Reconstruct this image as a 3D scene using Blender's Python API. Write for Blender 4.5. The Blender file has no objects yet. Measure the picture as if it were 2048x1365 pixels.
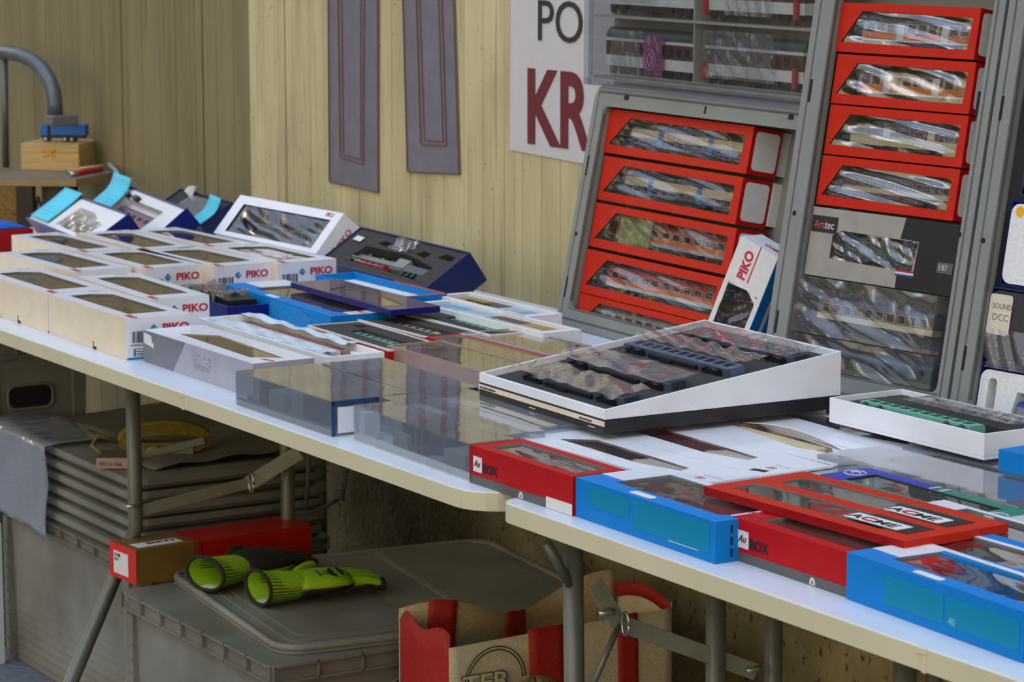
import bpy, math, random
from mathutils import Vector, Matrix
from mathutils.geometry import tessellate_polygon
random.seed(4)
SC = bpy.context.scene
COL = SC.collection
V = Vector
# ------------------------------------------------------------------ camera
F_PX = 5568.0; PITCH = math.atan(872.5/5568); AZ = math.atan(3464/5636.0); CAM = V((0, 0, 1.44))
cp, sp = math.cos(PITCH), math.sin(PITCH)
FWD = V((-math.cos(AZ), math.sin(AZ), 0)); RGT = V((math.sin(AZ), math.cos(AZ), 0))
def ray(px, py):
    x = (px-1024)/F_PX; y = -(py-682.5)/F_PX
    return FWD*(cp+y*sp) + RGT*x + V((0, 0, -sp+y*cp))
def pz(px, py, z):
    d = ray(px, py); return CAM + d*((z-CAM.z)/d.z)
def py_(px, py, y):
    d = ray(px, py); return CAM + d*(y/d.y)
def px_(px, py, x):
    d = ray(px, py); return CAM + d*(x/d.x)
cam = bpy.data.cameras.new('camera'); co = bpy.data.objects.new('camera', cam); COL.objects.link(co)
cam.sensor_width = 36; cam.lens = F_PX/2048*36; cam.clip_end = 60; cam.clip_start = 0.1
fv = ray(1024, 682.5).normalized(); rv = RGT.copy(); uv_ = rv.cross(fv)
co.matrix_world = Matrix(((rv.x, uv_.x, -fv.x, CAM.x), (rv.y, uv_.y, -fv.y, CAM.y), (rv.z, uv_.z, -fv.z, CAM.z), (0, 0, 0, 1)))
cam.dof.use_dof = True; cam.dof.focus_distance = 3.5; cam.dof.aperture_fstop = 16
SC.camera = co
# ------------------------------------------------------------------ materials
MATS = {}
def nt(name):
    m = bpy.data.materials.new(name); m.use_nodes = True
    t = m.node_tree; b = t.nodes['Principled BSDF']; return m, t, b
def srgb(c):
    if isinstance(c, str):
        c = [int(c[i:i+2], 16)/255 for i in (0, 2, 4)]
    return tuple(((x/12.92) if x <= .04045 else ((x+.055)/1.055)**2.4) for x in c)+(1,)
def mat(name, color, rough=.45, metal=0, var=.06, scale=30, bump=0, bscale=None, coat=0, spec=.5, stretch=None, dirt=None):
    if name in MATS: return MATS[name]
    m, t, b = nt(name); N = t.nodes; Lk = t.links
    col = srgb(color)
    tc = N.new('ShaderNodeTexCoord'); mp = N.new('ShaderNodeMapping'); Lk.new(tc.outputs['Object'], mp.inputs[0])
    if stretch: mp.inputs['Scale'].default_value = stretch
    no = N.new('ShaderNodeTexNoise'); no.inputs['Scale'].default_value = scale; no.inputs['Detail'].default_value = 4
    Lk.new(mp.outputs[0], no.inputs[0])
    rmp = N.new('ShaderNodeValToRGB')
    rmp.color_ramp.elements[0].position = .3; rmp.color_ramp.elements[1].position = .7
    rmp.color_ramp.elements[0].color = tuple(max(0, c*(1-var*2)) for c in col[:3])+(1,)
    rmp.color_ramp.elements[1].color = tuple(min(1, c*(1+var)) for c in col[:3])+(1,)
    if dirt: rmp.color_ramp.elements[0].color = srgb(dirt)
    Lk.new(no.outputs[0], rmp.inputs[0]); Lk.new(rmp.outputs[0], b.inputs['Base Color'])
    b.inputs['Roughness'].default_value = rough; b.inputs['Metallic'].default_value = metal
    b.inputs['Specular IOR Level'].default_value = spec; b.inputs['Coat Weight'].default_value = coat
    if bump:
        n2 = N.new('ShaderNodeTexNoise'); n2.inputs['Scale'].default_value = bscale or scale*4; Lk.new(mp.outputs[0], n2.inputs[0])
        bp = N.new('ShaderNodeBump'); bp.inputs['Strength'].default_value = bump; bp.inputs['Distance'].default_value = .002
        Lk.new(n2.outputs[0], bp.inputs['Height']); Lk.new(bp.outputs[0], b.inputs['Normal'])
    MATS[name] = m; return m
def film(name, tint=(.93, .93, .93), haze=.03, ior=1.6, rough=.03, bump=.3, bscale=22, boost=1.0, hazecol=(.8, .8, .8), floor=0.0):
    if name in MATS: return MATS[name]
    m = bpy.data.materials.new(name); m.use_nodes = True; t = m.node_tree; N = t.nodes; Lk = t.links
    N.remove(N['Principled BSDF']); out = N['Material Output']
    tr = N.new('ShaderNodeBsdfTransparent'); tr.inputs[0].default_value = tint+(1,)
    gl = N.new('ShaderNodeBsdfGlossy'); gl.inputs['Roughness'].default_value = rough; gl.inputs[0].default_value = (1, 1, 1, 1)
    df = N.new('ShaderNodeBsdfDiffuse'); df.inputs[0].default_value = hazecol+(1,)
    tc = N.new('ShaderNodeTexCoord'); no = N.new('ShaderNodeTexNoise'); no.inputs['Scale'].default_value = bscale; no.inputs['Detail'].default_value = 3
    Lk.new(tc.outputs['Object'], no.inputs[0])
    bp = N.new('ShaderNodeBump'); bp.inputs['Strength'].default_value = bump; bp.inputs['Distance'].default_value = .012
    Lk.new(no.outputs[0], bp.inputs['Height'])
    fr = N.new('ShaderNodeFresnel'); fr.inputs['IOR'].default_value = ior
    Lk.new(bp.outputs[0], fr.inputs['Normal']); Lk.new(bp.outputs[0], gl.inputs['Normal'])
    ml = N.new('ShaderNodeMath'); ml.operation = 'MULTIPLY'; ml.inputs[1].default_value = boost; ml.use_clamp = True
    ge = N.new('ShaderNodeNewGeometry'); ir = N.new('ShaderNodeMapRange'); ir.inputs[3].default_value = ior; ir.inputs[4].default_value = 1/ior
    Lk.new(ge.outputs['Backfacing'], ir.inputs[0]); Lk.new(ir.outputs[0], fr.inputs['IOR'])
    Lk.new(fr.outputs[0], ml.inputs[0])
    if floor:
        mxx = N.new('ShaderNodeMath'); mxx.operation = 'MAXIMUM'; mxx.inputs[1].default_value = floor; Lk.new(ml.outputs[0], mxx.inputs[0]); ml = mxx
    m1 = N.new('ShaderNodeMixShader'); m1.inputs[0].default_value = haze; Lk.new(tr.outputs[0], m1.inputs[1]); Lk.new(df.outputs[0], m1.inputs[2])
    m2 = N.new('ShaderNodeMixShader'); Lk.new(ml.outputs[0], m2.inputs[0]); Lk.new(m1.outputs[0], m2.inputs[1]); Lk.new(gl.outputs[0], m2.inputs[2])
    Lk.new(m2.outputs[0], out.inputs['Surface'])
    MATS[name] = m; return m
# ------------------------------------------------------------------ mesh builder
class MB:
    def __init__(s): s.v = []; s.f = []; s.m = []; s.sm = []
    def add(s, vs, fs, m=0, smooth=False):
        o = len(s.v); s.v += [tuple(x) for x in vs]
        for f in fs: s.f.append([o+i for i in f]); s.m.append(m); s.sm.append(smooth)
    def box(s, x0, y0, z0, x1, y1, z1, m=0, ms=None, skip=()):
        vs = [(x0,y0,z0),(x1,y0,z0),(x1,y1,z0),(x0,y1,z0),(x0,y0,z1),(x1,y0,z1),(x1,y1,z1),(x0,y1,z1)]
        F = {'bottom':(0,3,2,1),'top':(4,5,6,7),'front':(0,1,5,4),'end':(1,2,6,5),'back':(2,3,7,6),'left':(3,0,4,7)}
        o = len(s.v); s.v += vs
        for k, f in F.items():
            if k in skip: continue
            s.f.append([o+i for i in f]); s.m.append((ms or {}).get(k, m)); s.sm.append(False)
        return s
    def prism(s, poly, z0, z1, m=0, mt=None, mb=None):
        n = len(poly); a = 0
        for i in range(n):
            x0, y0 = poly[i]; x1, y1 = poly[(i+1) % n]; a += x0*y1-x1*y0
        if a < 0: poly = poly[::-1]
        vs = [(x, y, z0) for x, y in poly]+[(x, y, z1) for x, y in poly]
        o = len(s.v); s.v += vs
        for i in range(n):
            j = (i+1) % n; s.f.append([o+i, o+j, o+n+j, o+n+i]); s.m.append(m); s.sm.append(False)
        s.f.append([o+n+i for i in range(n)]); s.m.append(m if mt is None else mt); s.sm.append(False)
        s.f.append([o+i for i in range(n)][::-1]); s.m.append(m if mb is None else mb); s.sm.append(False)
        return s
    def holed(s, outer, holes, z, m=0, up=True):
        polys = [[V((x, y, 0)) for x, y in outer]]+[[V((x, y, 0)) for x, y in h] for h in holes]
        flat = [p for q in polys for p in q]
        tris = tessellate_polygon(polys)
        o = len(s.v); s.v += [(p.x, p.y, z) for p in flat]
        for t in tris:
            a, b, c = [flat[i] for i in t]
            cr = (b-a).cross(c-a).z
            if abs(cr) < 1e-12: continue
            tt = t if (cr > 0) == up else (t[0], t[2], t[1])
            s.f.append([o+i for i in tt]); s.m.append(m); s.sm.append(False)
    def slab(s, L, W, H, pockets=(), ms=None, mtop=0, bottom=True):
        # solid block with pockets sunk in the top: (poly, depth, wall slot, floor slot)
        s.box(0, 0, 0, L, W, H, 0, ms, skip=('top',) if bottom else ('top', 'bottom'))
        outer = [(0, 0), (L, 0), (L, W), (0, W)]
        s.holed(outer, [p[0] for p in pockets], H, mtop)
        for poly, d, mw, mf in pockets:
            n = len(poly); a = sum(poly[i][0]*poly[(i+1) % n][1]-poly[(i+1) % n][0]*poly[i][1] for i in range(n))
            if a < 0: poly = poly[::-1]
            vs = [(x, y, H) for x, y in poly]+[(x, y, H-d) for x, y in poly]; o = len(s.v); s.v += vs
            for i in range(n):
                j = (i+1) % n; s.f.append([o+j, o+i, o+n+i, o+n+j]); s.m.append(mw); s.sm.append(False)
            s.f.append([o+n+i for i in range(n)]); s.m.append(mf); s.sm.append(False)
        return s
    def tube(s, path, r, n=12, m=0, cap=True, rs=None):
        path = [V(p) for p in path]; rings = []; prev = None; o = len(s.v)
        for i, p in enumerate(path):
            d = (path[min(i+1, len(path)-1)]-path[max(i-1, 0)]).normalized()
            if prev is None:
                a = d.cross(V((0, 0, 1)));  a = a if a.length > .05 else d.cross(V((1, 0, 0)))
            else: a = prev - d*prev.dot(d)
            a.normalize(); prev = a; b = d.cross(a); rr = rs[i] if rs else r
            for k in range(n):
                t = 2*math.pi*k/n; s.v.append(tuple(p+a*(math.cos(t)*rr)+b*(math.sin(t)*rr)))
        for i in range(len(path)-1):
            for k in range(n):
                k2 = (k+1) % n; s.f.append([o+i*n+k, o+i*n+k2, o+(i+1)*n+k2, o+(i+1)*n+k]); s.m.append(m); s.sm.append(True)
        if cap:
            s.f.append([o+k for k in range(n)][::-1]); s.m.append(m); s.sm.append(False)
            q = o+(len(path)-1)*n; s.f.append([q+k for k in range(n)]); s.m.append(m); s.sm.append(False)
        return s
    def bar(s, p0, p1, w, t, m=0, up=V((0, 0, 1))):
        p0, p1 = V(p0), V(p1); d = (p1-p0).normalized(); a = d.cross(up).normalized()*t/2; b = a.cross(d).normalized()*w/2
        vs = [p0-a-b, p0+a-b, p0+a+b, p0-a+b, p1-a-b, p1+a-b, p1+a+b, p1-a+b]
        s.add(vs, [(0,1,2,3),(7,6,5,4),(0,4,5,1),(1,5,6,2),(2,6,7,3),(3,7,4,0)], m); return s
    def grid(s, fn, nu, nv, m=0, smooth=True):
        o = len(s.v)
        for j in range(nv+1):
            for i in range(nu+1): s.v.append(tuple(fn(i/nu, j/nv)))
        for j in range(nv):
            for i in range(nu):
                a = o+j*(nu+1)+i; s.f.append([a, a+1, a+nu+2, a+nu+1]); s.m.append(m); s.sm.append(smooth)
        return s
    def build(s, name, mats, parent=None, M=None, bevel=0, solid=0, sub=0, segs=2):
        me = bpy.data.meshes.new(name); me.from_pydata(s.v, [], s.f)
        for m in (mats if isinstance(mats, (list, tuple)) else [mats]): me.materials.append(m)
        for i, p in enumerate(me.polygons): p.material_index = s.m[i]; p.use_smooth = s.sm[i]
        me.update(); me.validate()
        o = bpy.data.objects.new(name, me); COL.objects.link(o)
        if parent is not None: o.parent = parent
        if M is not None: o.matrix_local = M
        if solid:
            md = o.modifiers.new('s', 'SOLIDIFY'); md.thickness = solid; md.offset = 0
        if sub:
            md = o.modifiers.new('u', 'SUBSURF'); md.levels = sub; md.render_levels = sub
        if bevel:
            md = o.modifiers.new('b', 'BEVEL'); md.width = bevel; md.segments = segs; md.limit_method = 'ANGLE'; md.angle_limit = .7
        return o
def thing(name, label, cat, M, group=None):
    o = bpy.data.objects.new(name, None); COL.objects.link(o); o.matrix_world = M; o.empty_display_size = .02
    o['label'] = label; o['category'] = cat
    if group: o['group'] = group
    return o
def tag(o, label, cat, group=None):
    o['label'] = label; o['category'] = cat
    if group: o['group'] = group
    return o
def struct(o): o['kind'] = 'structure'; return o
def frame(o, x, y, z):
    return Matrix(((x.x, y.x, z.x, o.x), (x.y, y.y, z.y, o.y), (x.z, y.z, z.z, o.z), (0, 0, 0, 1)))
def T(x, y, z, rz=0, ry=0, rx=0):
    return Matrix.Translation((x, y, z)) @ Matrix.Rotation(rz, 4, 'Z') @ Matrix.Rotation(ry, 4, 'Y') @ Matrix.Rotation(rx, 4, 'X')
def lying(A, B, C, zt, H, L=None, W=None):
    """frame of a box lying flat: x along its long side, y to the wall, z up, from where its top corners stand"""
    a, b, c = pz(*A, zt), pz(*B, zt), pz(*C, zt); u = b-a; LL = u.length; u.normalize(); v = V((-u.y, u.x, 0))
    if L: a = b-u*L; LL = L
    return frame(a-V((0, 0, H)), u, v, V((0, 0, 1))), LL, (W or (c-b).dot(v))
def leaning(BL, BR, TL, z0, H, L=None, W=None):
    """frame of a box leaning back: x along the bottom edge of its face, y up the face, z out of the face"""
    a, b = pz(*BL, z0), pz(*BR, z0); u = b-a; LL = L or u.length; u.normalize()
    d = ray(*TL); t = ((a-CAM).dot(u))/d.dot(u); tl = CAM+d*t; v = tl-a; WW = W or v.length; v.normalize(); n = u.cross(v)
    return frame(a-n*H, u, v, n), LL, WW
def onface(M, px, py, z=0):
    """point of a picture ray on the plane local z of a frame, in local x, y"""
    Mi = M.inverted(); o = Mi @ CAM; d = Mi.to_3x3() @ ray(px, py); t = (z-o.z)/d.z; p = o+d*t; return p.x, p.y
FACE = {
 'top':   lambda x, y, D: Matrix.Translation((x, y, D[2])),
 'front': lambda x, y, D: Matrix.Translation((x, 0, y)) @ Matrix.Rotation(math.pi/2, 4, 'X'),
 'end':   lambda x, y, D: Matrix.Translation((D[0], x, y)) @ Matrix.Rotation(math.pi/2, 4, 'Z') @ Matrix.Rotation(math.pi/2, 4, 'X'),
 'left':  lambda x, y, D: Matrix.Translation((0, D[1]-x, y)) @ Matrix.Rotation(-math.pi/2, 4, 'Z') @ Matrix.Rotation(math.pi/2, 4, 'X'),
}
def text(parent, s, face, x, y, h, D, m, bold=0, shear=0, sx=1, rot=0, name='lettering', lift=.0005, align='LEFT'):
    c = bpy.data.curves.new(name, 'FONT'); c.body = s; c.size = h/.73; c.extrude = .00015; c.offset = bold*h; c.shear = shear; c.resolution_u = 3
    c.align_x = align
    c.materials.append(m); o = bpy.data.objects.new(name, c); COL.objects.link(o); o.parent = parent
    o.matrix_local = FACE[face](x, y, D) @ Matrix.Translation((0, 0, lift)) @ Matrix.Rotation(rot, 4, 'Z') @ Matrix.Diagonal((sx, 1, 1, 1)); return o
def decal(parent, name, face, x, y, w, h, D, m, rot=0, lift=0, poly=None, r=0, t=.0004):
    mb = MB()
    if poly is None:
        if r:
            poly = []
            for cx, cy, a0 in ((w-r, r, -90), (w-r, h-r, 0), (r, h-r, 90), (r, r, 180)):
                for k in range(5): a = math.radians(a0+k*22.5); poly.append((cx+r*math.cos(a), cy+r*math.sin(a)))
        else: poly = [(0, 0), (w, 0), (w, h), (0, h)]
    mb.prism(poly, 0, t)
    return mb.build(name, m, parent, FACE[face](x, y, D) @ Matrix.Translation((0, 0, lift)) @ Matrix.Rotation(rot, 4, 'Z'))
def barcode(parent, face, x, y, w, h, D, m):
    mb = MB(); q = 0; rnd = random.Random(3)
    while q < w:
        b = rnd.choice((.0006, .001, .0016)); mb.box(q, 0, 0, min(q+b, w), h, .0003); q += b+rnd.choice((.0006, .0009, .0014))
    return mb.build('barcode', m, parent, FACE[face](x, y, D))
def lines(parent, face, x, y, w, n, dy, D, m, th=.0008, name='small_print', seed=1):
    mb = MB(); rnd = random.Random(seed)
    for i in range(n):
        q = 0; e = w*rnd.uniform(.7, 1)
        while q < e:
            b = rnd.uniform(.002, .007); mb.box(q, -i*dy, 0, min(q+b, e), -i*dy+th, .0003); q += b+.0012
    return mb.build(name, m, parent, FACE[face](x, y, D))
def rr(x0, y0, x1, y1, r, n=4):
    p = []
    for cx, cy, a0 in ((x1-r, y0+r, -90), (x1-r, y1-r, 0), (x0+r, y1-r, 90), (x0+r, y0+r, 180)):
        for k in range(n+1): a = math.radians(a0+k*90/n); p.append((cx+r*math.cos(a), cy+r*math.sin(a)))
    return p
def filmsheet(parent, name, poly_bbox, z, m, amp=.002, seed=0, nu=24, nv=8, M=None, edge=True, wav=1.0):
    x0, y0, x1, y1 = poly_bbox; rnd = random.Random(seed)
    ks = [(rnd.uniform(3, 14)*wav, rnd.uniform(1, 5), rnd.uniform(0, 6.3), rnd.uniform(.3, 1)) for _ in range(5)]
    def f(u, v):
        e = (min(u, 1-u)*8, min(v, 1-v)*4); w = min(1, e[0])*min(1, e[1]) if edge else 1
        d = sum(a*math.sin(k*u*2+l*v*3+ph) for k, l, ph, a in ks)/3
        return (x0+(x1-x0)*u, y0+(y1-y0)*v, z+amp*d*w)
    mb = MB().grid(f, nu, nv); return mb.build(name, m, parent, M)
# ------------------------------------------------------------------ colours
WHITE = mat('white_card', 'e9e9ec', .3, var=.02, coat=.3)
CREAMCARD = mat('cream_card', 'e3d0b4', .6, var=.03)
RED = mat('red_card', 'b40a0e', .5, var=.04, spec=.2)
OREDC = mat('orange_red_card', 'c2260e', .48, var=.04, spec=.2)
DRED = mat('dark_red_card', '970810', .5, var=.04, spec=.2)
ORANGE = mat('orange', 'd9591d', .4)
LRED = mat('lettering_red', 'c2203c', .5, var=0)
NAVY = mat('navy_card', '10186c', .4, var=.05, coat=.1, spec=.2)
DNAVY = mat('dark_navy_card', '14225a', .4, var=.06)
CYAN = mat('cyan_card', '007bc6', .5, var=.03, spec=.2)
DCYAN = mat('deep_cyan_print', '0584a8', .4, var=.02, spec=.2)
LCYAN = mat('pale_cyan_print', '5fb8d0', .5, var=.02)
TEAL = mat('teal_card', '0a7e68', .35, var=.05)
BLACK = mat('black_card', '1b1b1c', .4, var=.1)
INK = mat('ink', '1a1a1d', .6, var=0)
GREYC = mat('grey_card', '5a5b58', .45, var=.05)
SILVER = mat('silver_card', 'a7a6ae', .35, var=.05, coat=.3)
FOAMB = mat('black_foam', '3c3a36', .95, var=.12, scale=300, bump=.4)
FOAMW = mat('white_foam', 'e6e5e0', .8, var=.05, scale=160, bump=.35)
KRAFT = mat('kraft_card', '9c8a66', .7, var=.1, scale=18)
INSIDE = mat('box_interior', '6b6149', .8, var=.15, scale=14)
DARKIN = mat('dark_interior', '2a2826', .85, var=.2, scale=20)
GREYIN = mat('grey_interior', '77716a', .8, var=.2, scale=14)
GREYPL = mat('grey_plastic', '85877f', .5, var=.05, scale=9, bump=.1)
GREYPD = mat('grey_plastic_under', '88857a', .5, var=.12, scale=5, bump=.1, dirt='6a6556')
DARKHOLE = mat('dark_slot', '0d0d0e', .8)
STEEL = mat('grey_tube', '6c6b5e', .42, metal=.35, var=.06)
CHROME = mat('bright_steel', 'c4c2ba', .25, metal=.9)
NOTE = mat('cyan_note_paper', '56cfe3', .7, var=.05)
PAPER = mat('paper_label', 'dcd9d2', .7, var=.03, scale=60)
GOLD = mat('brass', 'c79a3a', .3, metal=.9)
CREAMP = mat('cream_paint', 'c9b98c', .45)
MAROON = mat('maroon_paint', '4a2226', .45)
GREENP = mat('mint_paint', '6fb9a0', .45, var=.08)
DGREEN = mat('dark_green_paint', '2c4a3a', .45)
BLUEP = mat('blue_paint', '23407c', .4)
LBLUEP = mat('light_blue_paint', '3f78a8', .4)
ORANGEP = mat('orange_paint', 'd8762a', .4)
REDP = mat('red_paint', 'b51e22', .4)
GREYP = mat('grey_paint', '8a8b88', .45)
SLATE = mat('slate_paint', '4b5468', .4)
BLKP = mat('black_plastic', '18191b', .4)
WHITEP = mat('white_paint', 'cfd0cc', .45)
WINP = mat('coach_window_glass', '15181c', .15)
FILM = film('flat_window_film', (.8, .78, .75), .02, 1.5, .04, .05, 12, 1.35)
FILMR = film('rippled_window_film', (.9, .9, .9), .01, 1.55, .04, .15, 12, 1.5, floor=.2)
FILMB = film('bag_film', (.84, .84, .86), .08, 1.45, .06, .35, 30, 1.7)
CLEAR = film('clear_case_plastic', (.82, .84, .86), .07, 1.5, .03, .04, 10, 1.25, (.62, .66, .72))
CLEARG = film('grey_case_plastic', (.76, .78, .80), .10, 1.5, .05, .06, 8, 1.25, (.6, .64, .7))
# ------------------------------------------------------------------ wall, floor
WY = 2.70
def wall_mat(name, base, dark, stain):
    m, t, b = nt(name); N = t.nodes; Lk = t.links
    tc = N.new('ShaderNodeTexCoord')
    def noise(sc, scale, det=5):
        mp = N.new('ShaderNodeMapping'); mp.inputs['Scale'].default_value = sc; Lk.new(tc.outputs['Object'], mp.inputs[0])
        n = N.new('ShaderNodeTexNoise'); n.inputs['Scale'].default_value = scale; n.inputs['Detail'].default_value = det; Lk.new(mp.outputs[0], n.inputs[0]); return n
    def ramp(n, p0, p1, c0, c1):
        r = N.new('ShaderNodeValToRGB'); r.color_ramp.elements[0].position = p0; r.color_ramp.elements[1].position = p1
        r.color_ramp.elements[0].color = c0; r.color_ramp.elements[1].color = c1; Lk.new(n.outputs[0], r.inputs[0]); return r
    def mix(f, a, c):
        x = N.new('ShaderNodeMix'); x.data_type = 'RGBA'; Lk.new(f.outputs[0], x.inputs['Factor'])
        for s_, v_ in (('A', a), ('B', c)):
            i = [q for q in x.inputs if q.name == s_ and q.type == 'RGBA'][0]
            if isinstance(v_, tuple): i.default_value = v_
            else: Lk.new(v_, i)
        return [q for q in x.outputs if q.type == 'RGBA'][0]
    w0, w1 = (0, 0, 0, 1), (1, 1, 1, 1)
    c = ramp(noise((1, 1, .12), 14), .3, .7, srgb(dark), srgb(base)).outputs[0]
    c = mix(ramp(noise((1, 1, .045), 60, 3), .60, .74, w0, (.75, .75, .75, 1)), c, srgb(stain))
    c = mix(ramp(noise((1, 1, .02), 110, 2), .62, .70, w0, (.6, .6, .6, 1)), c, srgb(stain))
    c = mix(ramp(noise((1.3, 1, .8), 75, 3), .70, .73, w0, (.8, .8, .8, 1)), c, srgb('6b5b3a'))
    c = mix(ramp(noise((1, 1, 1), 3, 3), .5, .75, w0, (.35, .35, .35, 1)), c, srgb('8f8260'))
    Lk.new(c, b.inputs['Base Color']); b.inputs['Roughness'].default_value = .62
    bp = N.new('ShaderNodeBump'); bp.inputs['Strength'].default_value = .25; bp.inputs['Distance'].default_value = .003
    n = noise((1, 1, .06), 70); Lk.new(n.outputs[0], bp.inputs['Height']); Lk.new(bp.outputs[0], b.inputs['Normal'])
    return m
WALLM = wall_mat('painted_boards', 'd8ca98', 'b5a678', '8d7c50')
WALLD = wall_mat('shaded_boards', '8d7f58', '7a6c48', '645538')  # shade on the left boards, put into a darker browner colour
def boards(name, x0, x1, y, z0, z1, m, step, gaps):
    prof = [(x0, y)]; x = x0; rnd = random.Random(hash(name) % 99 if False else len(name))
    while x < x1-step:
        x += step*rnd.uniform(.85, 1.15); g = .0025
        prof += [(x-g, y), (x-g*.3, y+.003), (x+g*.3, y+.003), (x+g, y)]
    prof.append((x1, y))
    for gx in gaps: prof += [(gx-.004, y), (gx-.003, y+.02), (gx+.003, y+.02), (gx+.004, y)]
    prof.sort(key=lambda p: p[0])
    prof += [(x1, y+.06), (x0, y+.06)]
    mb = MB().prism([(a, b) for a, b in prof], z0, z1)
    return struct(mb.build(name, m))
xs = py_(500, 200, WY).x
wallr = boards('wall_back', xs, .6, WY, .60, 3.2, WALLM, .072, [py_(570, 100, WY).x])
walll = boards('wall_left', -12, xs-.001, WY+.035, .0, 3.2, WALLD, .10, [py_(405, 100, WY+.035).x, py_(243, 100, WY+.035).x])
m, t, b = nt('pitted_concrete'); N = t.nodes; Lk = t.links
tc = N.new('ShaderNodeTexCoord'); mp = N.new('ShaderNodeMapping'); mp.inputs['Scale'].default_value = (1, 1, .6); Lk.new(tc.outputs['Object'], mp.inputs[0])
n1 = N.new('ShaderNodeTexNoise'); n1.inputs['Scale'].default_value = 75; n1.inputs['Detail'].default_value = 3; Lk.new(mp.outputs[0], n1.inputs[0])
r1 = N.new('ShaderNodeValToRGB'); r1.color_ramp.elements[0].position = .34; r1.color_ramp.elements[1].position = .40
r1.color_ramp.elements[0].color = srgb('6a5630'); r1.color_ramp.elements[1].color = srgb('b3a478'); Lk.new(n1.outputs[0], r1.inputs[0])
n2 = N.new('ShaderNodeTexNoise'); n2.inputs['Scale'].default_value = 6; n2.inputs['Detail'].default_value = 4; Lk.new(tc.outputs['Object'], n2.inputs[0])
r2 = N.new('ShaderNodeValToRGB'); r2.color_ramp.elements[0].position = .35; r2.color_ramp.elements[1].position = .65
r2.color_ramp.elements[0].color = (.45, .4, .3, 1); r2.color_ramp.elements[1].color = (1, 1, 1, 1); Lk.new(n2.outputs[0], r2.inputs[0])
mx = N.new('ShaderNodeMix'); mx.data_type = 'RGBA'; mx.blend_type = 'MULTIPLY'; mx.inputs['Factor'].default_value = 1
ia = [q for q in mx.inputs if q.type == 'RGBA']; Lk.new(r1.outputs[0], ia[0]); Lk.new(r2.outputs[0], ia[1])
Lk.new([q for q in mx.outputs if q.type == 'RGBA'][0], b.inputs['Base Color']); b.inputs['Roughness'].default_value = .85
bp = N.new('ShaderNodeBump'); bp.inputs['Strength'].default_value = .6; bp.inputs['Distance'].default_value = .006; Lk.new(n1.outputs[0], bp.inputs['Height']); Lk.new(bp.outputs[0], b.inputs['Normal'])
CONC = m
struct(MB().box(xs, WY-.02, 0, .6, WY+.06, .60).build('wall_base', CONC))
FLOORM = mat('street_asphalt', '6b6f76', .85, var=.2, scale=60, bump=.4)
struct(MB().box(-14, -6, -.05, 8, 3.2, 0).build('floor', FLOORM))
# ------------------------------------------------------------------ things fixed to the wall
def onwall(pts, y): return [py_(a, b, y) for a, b in pts]
def sheet(name, pts, y, m, t=.0015):
    ps = onwall(pts, y); o = ps[-1] if False else ps[0]
    vs = [p for p in ps]+[p+V((0, t, 0)) for p in ps]; n = len(ps)
    mb = MB(); mb.add(vs, [list(range(n))[::-1], list(range(n, 2*n))]+[[i, (i+1) % n, n+(i+1) % n, n+i] for i in range(n)])
    return mb
BANN = mat('grey_banner_cloth', '77727a', .6, var=.06, scale=25, bump=.2)
BLINE = mat('brown_banner_line', '7d5a4a', .7)
def rootat(p): return Matrix.Translation(p)
def wallthing(name, label, cat, p, group=None): return thing(name, label, cat, rootat(p), group)
def addw(mb, name, m, root, **k):
    o = mb.build(name, m, None, **k); o.parent = root; o.matrix_parent_inverse = root.matrix_world.inverted(); return o
bpy.context.view_layer.update()
def banner(label, outer, inners):
    p = py_(outer[0][0], outer[0][1], WY-.004); r = wallthing('hanging_banner', label, 'banner', p, 'grey banners on the wall'); bpy.context.view_layer.update()
    addw(sheet('cloth', outer, WY-.003, BANN), 'cloth', BANN, r)
    for q, w in inners:
        mb = MB(); P = onwall(q, WY-.0042)
        for a, b_ in zip(P, P[1:]): mb.bar(a, b_, w, .0012, 0, V((0, 1, 0)))
        addw(mb, 'printed_line', BLINE, r)
banner('grey banner with brown border lines, left of the pair on the board wall', [(655, -40), (657.5, 365), (757.5, 387), (757, -40)],
       [([(656.5, -40), (659, 363), (756, 385), (755, -40)], .004), ([(676, -40), (681, 314), (727, 328), (729, -40)], .004), ([(683, -40), (687, 308), (722, 319), (722, -40)], .003)])
banner('grey banner with brown border lines hanging askew, right of the pair', [(803, -40), (813, 345), (920, 350), (908, -40)],
       [([(805, -40), (815, 343), (918, 348), (906, -40)], .004), ([(832, -40), (842, 288), (893, 291), (883, -40)], .004), ([(838, -40), (849, 280), (886, 283), (876, -40)], .003)])
POST = mat('poster_paper', 'cfc9c6', .55, var=.02)
r = wallthing('poster', 'white poster with large dark letters and dark red KR beside the display case', 'poster', py_(1020, 300, WY-.004)); bpy.context.view_layer.update()
addw(sheet('paper', [(1022, -40), (1020, 300), (1200, 334), (1330, 200), (1330, -40)], WY-.003, POST), 'paper', POST, r)
def walltext(s, px, py, hpx_top, m, bold, sx, root, y=WY-.0045):
    p = py_(px, py, y); q = py_(hpx_top[0], hpx_top[1], y); h = q.z-p.z
    c = bpy.data.curves.new('lettering', 'FONT'); c.body = s; c.size = h/.73; c.extrude = .0003; c.offset = bold*h; c.resolution_u = 4; c.materials.append(m)
    o = bpy.data.objects.new('lettering', c); COL.objects.link(o)
    o.matrix_world = frame(p, V((1, 0, 0)), V((0, 0, 1)), V((0, -1, 0))) @ Matrix.Diagonal((sx, 1, 1, 1)); o.parent = root; o.matrix_parent_inverse = root.matrix_world.inverted(); return o
PDK = mat('poster_dark_ink', '2c2a2a', .6, var=0); PRD = mat('poster_red_ink', '6e1f24', .6, var=0)
walltext('PO', 1071, 80, (1073, -6), PDK, .0, 1.14, r)
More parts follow.
